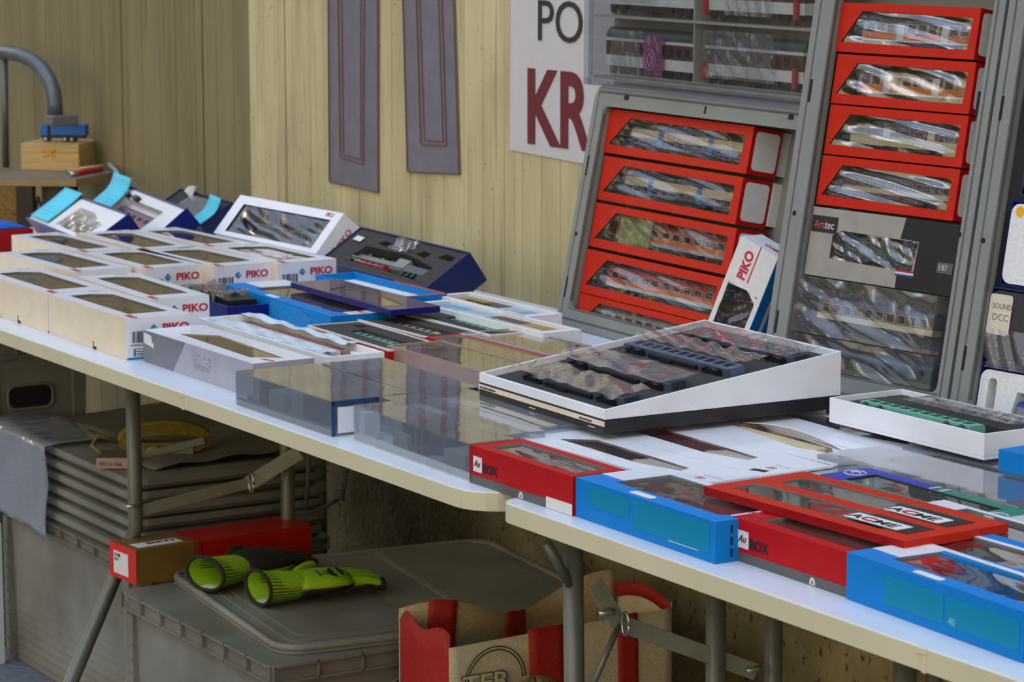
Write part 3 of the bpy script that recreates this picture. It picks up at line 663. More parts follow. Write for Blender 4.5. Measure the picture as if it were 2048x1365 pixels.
MB().slab(L-.008, W-.008, .021, [(rr(.015, .012, L-.03, .062, .003), .012, 0, 0)], None, 0).build('foam_insert', FOAMB, r, T(.004, .004, .0041))
coach(M @ T(.035, .016, .031), L-.085, .030, .018, 'mint green model coach lying in the open white tray at the right', [(.18, .4, GREENP), (.4, .9, GREENP)], (.42, .78, 10, None), GREENP, DGREEN, name='model_carriage', dark=DGREEN)
filmsheet(r, 'crumpled_bag', (.06, .065, L-.02, W-.006), .033, FILMB, amp=.006, seed=9, edge=True)
# flat foam trays with white rim and red sides
MG = 'small red trays with black foam inserts'
def mtb(A, B, C, label, model, H=.036, bag=True, txt=False, L=.285, W=.093):
    M, L, W = lying(A, B, C, TH+H, H, L, W); D = (L, W, H)
    r = thing('open_train_box', label, 'box', M, MG)
    mb = MB(); t = .003
    mb.box(0, 0, 0, L, W, .004, 0); mb.box(0, 0, .004, L, t, H, 0); mb.box(0, W-t, .004, L, W, H, 0); mb.box(0, t, .004, t, W-t, H, 0); mb.box(L-t, t, .004, L, W-t, H, 0)
    mb.build('red_tray', RED, r)
    mb = MB(); mb.box(-.0005, -.0005, H-.002, L+.0005, t, H+.0008); mb.box(-.0005, W-t, H-.002, L+.0005, W+.0005, H+.0008); mb.box(-.0005, t, H-.002, t, W-t, H+.0008); mb.box(L-t, t, H-.002, L+.0005, W-t, H+.0008); mb.build('white_rim', PAPER, r)
    MB().slab(L-2*t-.0004, W-2*t-.0004, H-.0055, [([(L*.27, W*.34), (L*.88, W*.30), (L*.90, W*.62), (L*.24, W*.66)], .020, 0, 0), ([(L*.07, W*.70), (L*.16, W*.66), (L*.2, W*.82), (L*.1, W*.88)], .012, 0, 0)], None, 0).build('foam_insert', FOAMB, r, T(t+.0002, t+.0002, .0045))
    if txt: text(r, 'www.mtb-model.com', 'end', W*.72, .020, .0038, D, WHITEP, .01, rot=math.pi, align='CENTER')
    return r, M, D
r, M, D = mtb((609.9,650.3), (778.4,701), (871.4,686.8), 'open foam tray with a mint green railcar, nearest of the three small trays', 0)
def loco(M, L, h, w, label, c1, c2):
    return coach(M, L, h, w, label, [(.2, .42, c2), (.42, .86, c1)], (.5, .74, 6, None), c2, BLKP, name='model_locomotive', cat='model train')
loco(M @ T(.075, .032, .0315), .150, .028, .02, 'mint green model locomotive in the nearest small foam tray', GREENP, GREENP)
r, M, D = mtb((691.2,633.7), (859.7,676.9), (962,667.8), 'open foam tray with a pale railcar, middle of the three small trays', 1)
loco(M @ T(.075, .032, .0315), .150, .028, .02, 'cream and green model locomotive in the middle small foam tray', CREAMP, GREYP)
r, M, D = mtb((805,625.4), (980.3,671.2), (1079,660.4), 'open foam tray with a web address on its red end, rearmost of three', 2, txt=True)
loco(M @ T(.075, .032, .0315), .150, .028, .02, 'green model locomotive in the rearmost small foam tray', GREENP, GREENP)
decal(r, 'violet_tag', 'top', D[0]*.86, D[1]*.14, .022, .010, (D[0], D[1], .030), mat('violet_tag', '8f8fe0', .5), rot=.1)
# brown windowed boxes (red edged)
KG = 'flat brown windowed boxes with red edges'
def kbox(A, B, C, label, H, L=None, W=None, glossy=True, zt=None, edge=RED, fl=KRAFT):
    M, L, W = lying(A, B, C, zt or TH+H, H, L, W); D = (L, W, H)
    return carton('train_box', label, 'box', M, L, W, H, edge, edge, [[(.006, .006), (L-.006, .006), (L-.006, W-.006), (.006, W-.006)]], KG, KRAFT, floorm=fl, fm=FILM, depth=.012), M, D
kbox((791,696), (975,747), (1066,732), 'flat brown windowed box beside the clear cases, near the nearest small foam tray', .040, L=.30, W=.098, edge=mat('rosy_brown_card', '9b7f73', .35, coat=.4))
kbox((889.5,684.8), (1058.8,728), (1103,721), 'narrow brown windowed box with red edging, second from the clear cases', .038, L=.30, W=.060)
kbox((989,684), (1100,711), (1200,700), 'mauve windowed box behind the brown ones, in front of the red leaning boxes', .036, L=.26, W=.105, fl=WIN_IN, edge=mat('mauve_card', 'a796a6', .35))
# tilted white display wedge on a flat black box
zt0 = TH+.066
A0, B0, C0 = pz(958.3, 764, zt0), pz(1208.9, 840.5, zt0), pz(1676, 789.4, zt0)
u = (B0-A0).normalized(); v = V((-u.y, u.x, 0)); Lw = (B0-A0).length; Ww = (C0-B0).dot(v)
M = frame(A0, u, v, V((0, 0, 1)))
r = thing('flat_box', 'flat black and cream box beneath the tilted white foam display', 'box', M @ T(0, 0, -.018))
MB().box(0, 0, 0, Lw, Ww, .0175, 0).build('carton', [BLACK], r, bevel=.0006); MB().box(.0, -.0006, .009, Lw, .0002, .0155).build('cream_band', CREAMCARD, r)
D = (Lw, Ww, .018); text(r, 'www.mtb-model.com', 'front', .004, .0105, .0035, D, INK, .02, lift=.0012); text(r, 'mtb-model.com', 'front', Lw-.06, .0105, .0035, D, INK, .02, lift=.0012)
lines(r, 'front', Lw*.42, .004, .02, 1, .003, D, PAPER, .0012, seed=8); lines(r, 'front', Lw*.88, .004, .02, 1, .003, D, PAPER, .0012, seed=9)
r = thing('display_tray', 'tilted white wedge tray of black foam holding four dark coaches in plastic', 'tray', M)
ha, hb = .0125, .0585; t = .004
def wedge(x0, x1, y0, y1, dz0=0.0, m=0, mb=None, zb=0.0):
    z = lambda y: ha+(hb-ha)*y/Ww+dz0
    mb.add([(x0,y0,zb),(x1,y0,zb),(x1,y1,zb),(x0,y1,zb),(x0,y0,z(y0)),(x1,y0,z(y0)),(x1,y1,z(y1)),(x0,y1,z(y1))], [(0,3,2,1),(4,5,6,7),(0,1,5,4),(1,2,6,5),(2,3,7,6),(3,0,4,7)], m)
mb = MB(); wedge(0, Lw, 0, t, 0, 0, mb); wedge(0, Lw, Ww-t, Ww, 0, 0, mb); wedge(0, t, t, Ww-t, 0, 0, mb); wedge(Lw-t, Lw, t, Ww-t, 0, 0, mb)
mb.build('white_frame', [WHITE], r, bevel=.0006)
mb = MB(); wedge(t, Lw-t, t, Ww-t, -.009, 0, mb); mb.build('foam_insert', FOAMB, r)
sl = math.atan((hb-ha)/Ww)
for i, (yy, lab, cm, bagc) in enumerate(((.09, 'dark coach wrapped in crumpled plastic, nearest in the tilted foam tray', SLATE, 1), (.31, 'dark coach under mauve crinkled plastic, second in the tilted foam tray', SLATE, 1),
        (.56, 'dark blue grey coach with window outlines, third in the tilted foam tray', SLATE, 0), (.80, 'dark coach with slatted side, rearmost in the tilted foam tray', SLATE, 1))):
    xo = (.045, .03, .03, .05)[i]
    Mc = M @ T(xo, Ww*yy, ha+(hb-ha)*yy-.009, 0, 0, sl)
    coach(Mc @ T(0, 0, .010), Lw*.78, .042, .016, lab, [(.2, .34, SLATE), (.34, .86, mat('dark_slate_paint', '2f3848', .35) if i != 2 else mat('blue_grey_paint', '5b7088', .35))], (.42, .74, 11, SLATE), SLATE, BLKP, group='dark coaches in the tilted foam tray')
    q = thing('plastic_bag', ('crumpled clear bag over the nearest coach of the tilted foam tray', 'mauve crumpled bag over the second coach of the tilted foam tray', 'clear bag folded behind the third coach of the tilted foam tray', 'clear bag standing over the rearmost coach of the tilted foam tray')[i], 'bag', Mc @ T(0, 0, .012))
    filmsheet(q, 'crumpled_sheet', (-.012, -.006 if i != 2 else .03, Lw*.8, .052 if i != 2 else .07), .004, FILMB, amp=.0035, seed=20+i, nu=60, nv=14, edge=False, wav=1.5)
# ------------------------------------------------------------------ boxes and crates leaning on the wall
def lean3(BL, TL, TR, z0, H=0):
    best = None
    for k in range(-300, 301):
        ps = math.radians(k*.1); u = V((math.cos(ps), math.sin(ps), 0))
        bl = pz(*BL, z0); d = ray(*TL); t = ((bl-CAM).dot(u))/d.dot(u); tl = CAM+d*t
        e = ray(*TR).normalized(); w_ = tl-CAM; nn = u.cross(e); dist = abs(w_.dot(nn))/nn.length
        if best is None or dist < best[0]: best = (dist, u, bl, tl, e)
    dist, u, bl, tl, e = best; v = tl-bl; W = v.length; v.normalize(); n = u.cross(v)
    t = ((tl-CAM).dot(n))/e.dot(n); tr = CAM+e*t
    return frame(bl-n*H, u, v, n), (tr-tl).dot(u), W
LG = 'train boxes leaning at the back of the left tables'
def openlean(label, BL, TL, TR, H, z0, wall, insert, rec, g=LG, setb=.004, t=.003):
    M, L, W = lean3(BL, TL, TR, z0, H); D = (L, W, H)
    r = thing('open_train_box', label, 'box', M, g)
    mb = MB(); mb.box(0, 0, 0, L, W, .004); mb.box(0, 0, .004, L, t, H); mb.box(0, W-t, .004, L, W, H); mb.box(0, t, .004, t, W-t, H); mb.box(L-t, t, .004, L, W-t, H); mb.build('carton', wall, r, bevel=.0006)
    MB().slab(L-2*t-.001, W-2*t-.001, H-setb-.0045, [(rec(L, W), H*.45, 0, 0)], None, 0).build('foam_insert', insert, r, T(t+.0005, t+.0005, .0045))
    return r, M, D
def note(label, M, x, y, w, h, z, curl=.02, rz=0):
    r = thing('paper_note', label, 'note', M @ T(x, y, z, rz))
    def f(u, v): return (w*u, h*v, .0006+curl*(max(0, v-.45)**2)*3)
    MB().grid(f, 4, 10).build('paper', NOTE, r, solid=.0003)
    mb = MB(); rnd = random.Random(int(w*1e4))
    for j in range(3):
        q = .15
        while q < .8:
            b = rnd.uniform(.03, .1); v_ = .15+.12*j; p = V(f(q, v_)); mb.bar(p+V((0, 0, .0005)), V(f(q+b, v_+rnd.uniform(-.03, .03)))+V((0, 0, .0005)), .0008, .0003); q += b+.04
    mb.build('handwriting', mat('blue_ink', '2a7f95', .6), r); return r
r, M, D = openlean('leaning open box with white foam, a silver and wine locomotive and a flat cyan note', (52, 436), (127, 380), (258, 427), .045, .778, NAVY, FOAMW,
    lambda L, W: [(L*.36, W*.12), (L*.80, W*.12), (L*.86, W*.5), (L*.74, W*.6), (L*.62, W*.72), (L*.40, W*.72)])
L, W, H = D
coach(M @ T(L*.36, W*.16, H-.016), L*.42, W*.42, .028, 'wine and silver model locomotive in the leftmost leaning box', [(.2, .42, MAROON), (.42, .8, mat('silver_paint', 'b9b7b0', .3, .3))], (.5, .7, 4, None), SILVER, BLKP, name='model_locomotive')
filmsheet(r, 'clear_wrap', (L*.38, W*.14, L*.8, W*.66), H-.006, FILMB, amp=.005, seed=2, nu=24)
text(r, 'ROCO', 'front', .02, .012, .016, D, ORANGE, .03)
note('cyan handwritten note at the left end of the leftmost leaning box', M, L*.02, W*.1, L*.28, W*.95, H+.0005, .004)
r, M, D = openlean('leaning open box with a mauve and red locomotive in white foam, second from the left', (160, 425), (233, 361.6), (374, 416), .045, .776, NAVY, FOAMW,
    lambda L, W: [(L*.2, W*.12), (L*.76, W*.12), (L*.80, W*.72), (L*.26, W*.72)])
L, W, H = D
coach(M @ T(L*.24, W*.16, H-.016), L*.5, W*.5, .03, 'mauve model locomotive in the second leaning box', [(.2, .4, REDP), (.4, .82, mat('mauve_paint', '6d5468', .4))], (.5, .7, 5, None), mat('mauve_paint', '6d5468', .4), BLKP, name='model_locomotive')
q = MB(); q.box(0, 0, 0, .022, .010, .012); q.box(.07, 0, 0, .105, .010, .012); q.box(.02, .004, .003, .07, .007, .006); q.build('black_accessories', BLKP, r, T(L*.28, W*.74, H-.006))
note('cyan handwritten note curling up behind the leftmost leaning box', M, L*.0, W*.35, L*.27, W*.72, H+.0005, .02)
r, M, D = openlean('dark leaning box with a grey plastic cover, third from the left beneath a cyan note', (300, 420), (362, 376), (464, 403), .05, .782, DNAVY, FOAMB,
    lambda L, W: [(L*.3, W*.12), (L*.85, W*.12), (L*.85, W*.8), (L*.3, W*.8)])
L, W, H = D
filmsheet(r, 'grey_plastic_cover', (L*.3, W*.1, L*.88, W*.84), H+.001, film('grey_cover', (.5, .52, .55), .35, 1.5, .1, .2, 40, 1.2, (.45, .47, .5)), amp=.0015, seed=3)
mb = MB().grid(lambda u, v: (L*.22+.03*u, W*.8+.028*v, H+.004+.008*math.sin(5*u+3*v)), 8, 8); mb.build('crumpled_foil', WHITEP, r, solid=.0004)
note('cyan note beside the leaning white windowed box', M, L*.80, -W*.05, L*.24, W*.85, H+.003, .022, rz=-.05)
# leaning PIKO box with window
M, L, W = lean3((427, 466), (481, 390), (688, 427), .785, .068); H = .068; D = (L, W, H)
win = [(L*.09, W*.1), (L*.93, W*.1), (L*.93, W*.80), (L*.09, W*.80)]
r = carton('train_box', 'leaning white box with a wrinkled film window over a dark locomotive', 'box', M, L, W, H, WHITE, WHITE, [win], LG, DARKIN, fm=None, depth=.05)
filmsheet(r, 'wrinkled_film', (L*.09, W*.1, L*.93, W*.80), H-.003, FILMR, amp=.008, seed=12, nu=50, nv=16, wav=1.3)
text(r, 'PIKO', 'top', L*.86, W*.86, .010, D, LRED, .01); text(r, 'PIKO', 'end', W*.40, H*.45, .0125, D, LRED, .03, sx=1.1); decal(r, 'emblem', 'end', W*.22, H*.45, .013, .013, D, TEALB, rot=.2)
coach(M @ T(L*.14, W*.16, H-.03), L*.74, W*.48, .03, 'black and brown model locomotive behind the wrinkled window of the leaning white box', [(.2, .45, mat('brown_paint', '3e2a22', .5)), (.45, .8, BLKP)], (.52, .7, 6, GREYP), GREYP, BLKP, name='model_locomotive')
# dark blue steam engine box
M, L, W = lean3((638, 520), (722, 453), (940, 504), .787, .062); H = .062; D = (L, W, H); t = .003
r = thing('open_train_box', 'large dark blue leaning box with a steam locomotive in black foam', 'box', M, LG)
mb = MB(); mb.box(0, 0, 0, L, W, .004); mb.box(0, 0, .004, L, t, H); mb.box(0, W-t, .004, L, W, H); mb.box(0, t, .004, t, W-t, H); mb.box(L-t, t, .004, L, W-t, H); mb.build('carton', NAVY if False else DNAVY, r, bevel=.0006)
MB().slab(L-2*t-.001, W-2*t-.001, H-.0075, [([(L*.16, W*.16), (L*.84, W*.10), (L*.86, W*.46), (L*.6, W*.60), (L*.2, W*.58)], .034, 0, 0), ([(L*.26, W*.70), (L*.36, W*.66), (L*.38, W*.76), (L*.3, W*.8)], .02, 0, 0), ([(L*.62, W*.66), (L*.72, W*.62), (L*.74, W*.74), (L*.66, W*.78)], .02, 0, 0),
   ([(L*.80, W*.70), (L*.93, W*.68), (L*.93, W*.80), (L*.84, W*.82)], .02, 0, 0)], None, 0).build('foam_insert', FOAMB, r, T(t+.0005, t+.0005, .0045))
decal(r, 'white_label', 'top', L*.06, W*.66, .034, .012, D, PAPER, rot=-.05); lines(r, 'top', L*.063, W*.70, .028, 1, .003, D, INK, .0022, seed=4)
MB().box(0, 0, 0, .035, .004, .008).build('wooden_piece', CREAMP, r, T(L*.86, W*.71, H-.014, -.1))
filmsheet(r, 'folded_plastic', (L*.42, W*.62, L*.60, W*.93), H+.004, FILMB, amp=.006, seed=5, nu=20, nv=14, edge=False)
e = thing('steam_locomotive', 'grey model steam locomotive with red wheels in the large dark blue leaning box', 'model train', M @ T(L*.17, W*.16, H-.020))
le = L*.68; hh = W*.42
mb = MB(); mb.tube([(le*.02, hh*.62, 0), (le*.58, hh*.62, 0)], hh*.22, 18); mb.tube([(le*.08, hh*.8, 0), (le*.08, hh*1.02, 0)], hh*.06, 10); mb.tube([(le*.28, hh*.8, 0), (le*.28, hh*.92, 0)], hh*.09, 10); mb.tube([(le*.42, hh*.8, 0), (le*.42, hh*.9, 0)], hh*.07, 10)
mb.build('boiler', GREYPL, e)
MB().box(le*.53, hh*.34, -.016, le*.68, hh*.98, .012).build('cab', GREYPL, e, bevel=.001)
MB().box(le*.70, hh*.36, -.016, le*.99, hh*.74, .012).build('tender', mat('slate_tender', '565b62', .4), e, bevel=.001)
MB().box(0, hh*.38, -.018, le*.68, hh*.43, .016).build('running_board', GREYPL, e)
fr_e = MB().box(le*.0, hh*.16, -.012, le*.5, hh*.36, .006).build('frame', REDP, e)
for i in range(5):
    mb = MB(); c = V((le*(.12+.085*i), hh*.20, .012)); P = [c+V((hh*.16*math.cos(a), hh*.16*math.sin(a), 0)) for a in [k*math.pi/8 for k in range(17)]]; mb.tube(P, .0016, 6, cap=False)
    for k in range(6): mb.bar(c, c+V((hh*.16*math.cos(k*1.047), hh*.16*math.sin(k*1.047), 0)), .0012, .001, up=V((0, 0, 1)))
    mb.build('driving_wheel', REDP, fr_e)
mb = MB(); mb.bar((le*.1, hh*.17, .015), (le*.48, hh*.17, .015), .004, .002, up=V((0, 0, 1))); mb.bar((le*.04, hh*.28, .016), (le*.22, hh*.18, .016), .003, .002, up=V((0, 0, 1))); mb.build('coupling_rods', CHROME, e)
MB().box(-le*.02, hh*.1, .004, le*.07, hh*.34, .018).build('cylinder_block', BLKP, e, bevel=.002)
for i in range(4):
    mb = MB(); c = V((le*(.74+.07*i), hh*.2, .010)); mb.tube([c, c+V((0, 0, .003))], hh*.13, 14); mb.build('tender_wheel', BLKP, e)
# trays of white foam and others behind the small trays
def lay_open(label, A, B, C, H, wall, insert, recs, L=None, W=None, g=None, name='open_train_box', band=None):
    M, L, W = lying(A, B, C, TH+H, H, L, W); D = (L, W, H)
    r = thing(name, label, 'box', M, g); t = .004
    mb = MB(); mb.box(0, 0, 0, L, W, .004); mb.box(0, 0, .004, L, t, H); mb.box(0, W-t, .004, L, W, H); mb.box(0, t, .004, t, W-t, H); mb.box(L-t, t, .004, L, W-t, H); mb.build('carton', wall, r, bevel=.0008)
    if insert: MB().slab(L-2*t-.001, W-2*t-.001, H*.62, [(p(L, W), H*.45, 0, 0) for p in recs], None, 0).build('insert', insert, r, T(t+.0005, t+.0005, .0045))
    return r, M, D
r, M, D = lay_open('open white foam tray with a long red and white railcar beside the silver box', (388, 633), (655.6, 714.3), (778.4, 705.5), .040, FOAMW, FOAMW, [lambda L, W: [(L*.12, W*.38), (L*.90, W*.38), (L*.90, W*.72), (L*.12, W*.72)]], L=.46, W=.095)
L, W, H = D
coach(M @ T(L*.13, W*.42, .038), L*.76, .024, .020, 'red and white model railcar in the white foam tray beside the silver box', [(.1, .3, WHITEP), (.3, .42, REDP), (.42, .95, mat('taupe_paint', '8b7f77', .5))], (.5, .88, 18, REDP), REDP, WHITEP, name='model_railcar')
filmsheet(r, 'crumpled_foam_sheet', (L*.0, W*.76, L*.82, W*1.0), .042, mat('foam_sheet', 'c9d3da', .5, bump=.3), amp=.0045, seed=31, nu=50, nv=8, edge=False, wav=1.6)
filmsheet(r, 'foam_wrap', (L*.02, W*.04, L*.92, W*.36), .0405, mat('foam_sheet', 'c9d3da', .5, bump=.3), amp=.0015, seed=33, nu=50, nv=8, edge=False, wav=1.6)
r = thing('cardboard_tray', 'tan cardboard strip beneath the white foam tray, beside the silver box', 'cardboard', M @ T(0, -.012, 0)); MB().box(-.0, 0, 0, L, .011, .018).box(0, .001, .018, L, .003, .021).build('card', KRAFT, r)
r, M, D = bluebox((424, 560.8), (662, 633), (785, 622), 'long bright blue carton lying before the white red-lettered boxes', L=.44, W=.116, zt=TH+.045, H=.045)
lines(r, 'front', D[0]*.45, .040, D[0]*.42, 9, .0036, D, LCYAN, .0006, seed=12); text(r, 'PIKO', 'top', D[0]*.93, D[1]*.5, .009, D, LRED, .04)
r, M, D = lay_open('open dark blue box with crumpled dark plastic beside the long bright blue carton', (319, 568.5), (455, 614), (542, 605.6), .034, NAVY, DARKIN, [lambda L, W: [(L*.1, W*.15), (L*.85, W*.15), (L*.85, W*.8), (L*.1, W*.8)]])
filmsheet(r, 'dark_crumpled_bag', (D[0]*.25, D[1]*.1, D[0]*.78, D[1]*.9), .040, film('smoky_film', (.4, .42, .44), .1, 1.5, .08, .6, 50, 1.6), amp=.012, seed=41, nu=30, nv=14, edge=False, wav=1.6)
MB().box(0, 0, 0, .09, .05, .02).build('black_block', BLACK, r, T(D[0]*.62, D[1]*.2, .020), bevel=.002)
kr, KM, KD = None, None, None
M, L, W = lying((580.8, 564.8), (781.7, 620.4), (878.8, 613), TH+.0575, .010, None, .09); D = (L, W, .010)
r = carton('train_box', 'navy windowed box with mauve reflections, lying on the cartons before the steam engine box', 'box', M, L, W, .010, NAVY, mat('navy_mauve_print', '3a2f5c', .25, coat=.5), [[(L*.3, W*.2), (L*.86, W*.16), (L*.9, W*.5), (L*.42, W*.8), (L*.22, W*.72)]], None, INSIDE, floorm=mat('olive_card', '8d8663', .6), fm=FILM)
r, M, D = lay_open('open box with orange rim and white foam lining, before the steam engine box', (630.6, 549.9), (812, 594.7), (892, 588), .046, CYAN, FOAMW, [lambda L, W: [(L*.3, W*.15), (L*.8, W*.15), (L*.8, W*.6), (L*.3, W*.6)]], W=.08)
mb = MB(); L, W, H = D; mb.box(L*.45, W-.004, H, L, W, H+.001); mb.box(L-.004, 0, H, L, W, H+.001); mb.build('orange_rim', ORANGE, r); MB().box(0, 0, 0, L*.45, W*.34, .014).build('dark_contents', DARKIN, r, T(L*.33, W*.2, H*.62-.012), bevel=.003)
FG = 'white foam trays lined with printed card'
def styro(label, A, B, C, L, W, cols):
    H = .042; M, L, W = lying(A, B, C, TH+H, H, L, W)
    r = thing('foam_tray', label, 'tray', M, FG)
    MB().slab(L, W, H, [(rr(.014, .009, L-.018, W-.009, .005), .012, 0, 0)], None, 0).build('foam', FOAMW, r, bevel=.003)
    x = .018
    for i, (m_, fr_) in enumerate(cols):
        w_ = (L-.04)*fr_; MB().box(0, 0, 0, w_-.003, W-.022, .006).build('printed_card', m_, r, T(x, .011, H-.0115)); x += w_
    return r, M, (L, W, H)
CARDS = [(mat('sky_print', '6aa5c8', .4), .2), (mat('pale_blue_print', '9db9c8', .4), .25), (mat('brown_print', '54473a', .5), .25), (mat('ochre_print', 'a4884f', .5), .3)]
r, M, D = styro('white foam tray with sky blue and brown printed card, against the small red trays', (838, 607), (1086, 667), (1168, 661), .40, .072, CARDS); 
r, M, D = styro('white foam tray with printed card, nearest the wall', (874, 591), (1050, 634), (1109, 616.4), .30, .072, CARDS[::-1])
text(r, 'ELECTRONIC', 'top', .05, .03, .010, (D[0], D[1], D[2]-.0055), INK, .02)
# grey crates
def crate(label, M, L, W, dep=.09, rim=.028, rr_=None, g='grey plastic crates standing on the table', slots=True, t=.004):
    r = thing('plastic_crate', label, 'crate', M, g)
    mb = MB(); mb.box(.012, .012, -dep, L-.012, W-.012, -dep+t)
    for x0, y0, x1, y1 in ((.012, .012, L-.012, .016), (.012, W-.016, L-.012, W-.012), (.012, .016, .016, W-.016), (L-.016, .016, L-.012, W-.016)): mb.box(x0, y0, -dep+t, x1, y1, 0)
    mb.build('shell', GREYPL, r)
    mb = MB(); o_ = rr(0, 0, L, W, .03, 4); rr_ = rr_ or rim; i_ = rr(rim, rim*.9, L-rr_, W-rim, .012, 4)
    mb.holed(o_, [i_], .0, 0, True); mb.holed(o_, [i_], -.006, 0, False)
    for P, s in ((o_, 1), (i_, -1)):
        n = len(P)
        for i in range(n):
            a, b = P[i], P[(i+1) % n]; q = [(a[0], a[1], -.006), (b[0], b[1], -.006), (b[0], b[1], 0), (a[0], a[1], 0)]; mb.add(q if s > 0 else q[::-1], [(0, 1, 2, 3)])
    mb.box(rim-.003, rim*.9-.003, -.016, L-rr_+.003, rim*.9, 0); mb.box(rim-.003, rim*.9, -.016, rim, W-rim, 0); 
    rim_ = mb.build('rim', GREYPL, r)
    if slots:
        for x, y, w_, h_ in ((L*.14, W-rim*.62, .014, .008), (L*.86-.014, W-rim*.62, .014, .008), (L*.5, W-rim*.8, .005, .012), (rim*.35, W*.62, .005, .034), (rim*.35, W*.12, .005, .034), (L-rim*.6, W*.62, .005, .034), (L-rim*.6, W*.12, .005, .034)):
            MB().box(0, 0, 0, w_, h_, .0006).build('slot', DARKHOLE, rim_, T(x, y, 0))
        for x, y in ((rim*.5, W*.38), (L-rim*.5, W*.38)): MB().tube([(0, 0, 0), (0, 0, .0006)], .004, 10).build('hole', DARKHOLE, rim_, T(x, y, 0))
    return r
C1, L1_, W1_ = lean3((1115, 645), (1195, 190), (1600, 238), .745)
C1o = C1 @ T(-.008, -.004, 0)
crate('grey crate leaning on the wall with five red boxes, the left crate', C1o, .69, .412, rim=.037, rr_=.028)
C2 = leaning((1540, 745), (1890, 815), (1646, 20), .745, 0)[0]
SH = .965   # the middle and right crates stand a little nearer than the left one, in front of its edge
_o = C2.to_translation(); C2 = Matrix.Translation(CAM+(_o-CAM)*SH) @ C2.to_3x3().to_4x4() @ Matrix.Diagonal((SH, SH, SH, 1))
C2o = C2 @ T(-.020, -.024, 0)
crate('grey crate leaning in the middle, four red boxes above a grey and black one', C2o, .388, .70, rim=.045, rr_=.022, dep=.085)
# third crate, same lean, right of it
p3 = C2o @ V((.398, -.004, .004)); C3o = Matrix.Translation(p3-C2o.to_translation()) @ C2o
C3 = C3o
crate('grey crate at the right picture edge with white foam boxes and a dark box', C3o, .42, .70, rim=.036, dep=.085)
RG = 'red windowed boxes stacked in the leaning crates'
def redbox(label, M, x, y, L, h, body, dep=.055, seed=0, setb=.012, wl=True):
    Mb = M @ T(x, y, -setb-dep); D = (L, h, dep)
    r = thing('train_box', label, 'box', Mb, RG)
    win = [(L*.03, h*.20), (L*.945, h*.17), (L*.955, h*.80), (L*.16, h*.84)]
    MB().slab(L, h, dep, [(win, dep*.8, 1, 1)], {'end': 2, 'back': 2, 'front': 2}, 0).build('carton', [OREDC, DARKIN, RED], r, bevel=.0007)
    f = filmsheet(r, 'wrinkled_film_window', (L*.03, h*.18, L*.955, h*.83), dep-.0015, FILMR, amp=.0062, seed=seed, nu=60, nv=18, wav=.7)
    for v_ in f.data.vertices:   # the window's slanted left side
        tt = (v_.co.y-h*.2)/(h*.64); xm = L*(.032+.13*max(0, min(1, tt)))
        v_.co.x = xm+(v_.co.x-L*.03)*(L*.955-xm)/(L*.925); v_.co.z = min(v_.co.z, dep+.004)
    if wl:
        decal(r, 'white_label', 'end', h*.1, .004, h*.82, dep*.80, D, PAPER, r=.006)
        lines(r, 'end', h*.2, dep*.6, h*.6, 3, .006, D, GREYPL, .0005, seed=seed)
    body(Mb, L, h, dep)
    return r
def cbody(label, bands, win, roof, doors=(), under=BLKP, nw=None):
    def f(Mb, L, h, dep): coach(Mb @ T(L*.13, h*.16, dep-.014), L*.80, h*.60, .030, label, bands, win, roof, under, 'coaches seen through red box windows', doors=doors)
    return f
BLW = ([(.2, .50, BLUEP), (.50, .80, CREAMP)], (.28, .48, 12, CREAMP), BLKP)
for i, (yy, lab, bd, xx, L) in enumerate((
  (.295, 'red windowed box topmost in the left crate, cream and blue coach, white end label', cbody('cream and dark blue coach in the topmost red box of the left crate', *BLW, doors=((.25, LBLUEP), (.68, LBLUEP))), .030, .437),
  (.216, 'red windowed box second from the top in the left crate, light blue door', cbody('cream and dark blue coach with light blue doors, second red box of the left crate', *BLW, doors=((.22, LBLUEP), (.66, LBLUEP))), .038, .424),
  (.137, 'red windowed box in the left crate with a pale green bag inside', cbody('pink and orange coach behind wrinkled film, third red box of the left crate', [(.2, .34, SILVER), (.34, .5, ORANGEP), (.5, .85, mat('rose_paint', '9a4a4c', .4))], (.54, .76, 10, WHITEP), REDP), .038, .431),
  (.058, 'red windowed box fourth from the top in the left crate, red and orange coach', cbody('red, white and orange coach in the fourth red box of the left crate', [(.2, .34, WHITEP), (.34, .5, ORANGEP), (.5, .85, REDP)], (.54, .76, 10, WHITEP), REDP), .035, .427),
  (-.002, 'lowest red windowed box of the left crate with silvery film, partly hidden by a tray', cbody('grey coach in the lowest red box of the left crate', [(.2, .5, GREYP), (.5, .85, SILVER)], (.54, .76, 10, None), SILVER), .037, .427))):
    q = redbox(lab, C1, xx, yy, L, .0735 if i < 4 else .0585, bd, seed=50+i)
    if i == 2:
        g_ = film('green_bag_film', (.62, .72, .35), .45, 1.5, .06, .5, 30, 1.3, (.45, .55, .22)); filmsheet(q, 'pale_green_bag', (L*.17, .014, L*.40, .060), .046, g_, amp=.003, seed=6)
for i in (0, 1):
    r = thing('white_box', ('white box behind the right end of the topmost red box in the left crate', 'white box behind the right end of the second red box in the left crate')[i], 'box', C1 @ T(.40, .30-.079*i, -.088))
    MB().box(0, 0, 0, .062, .068, .018).build('carton', PAPER, r, bevel=.001)
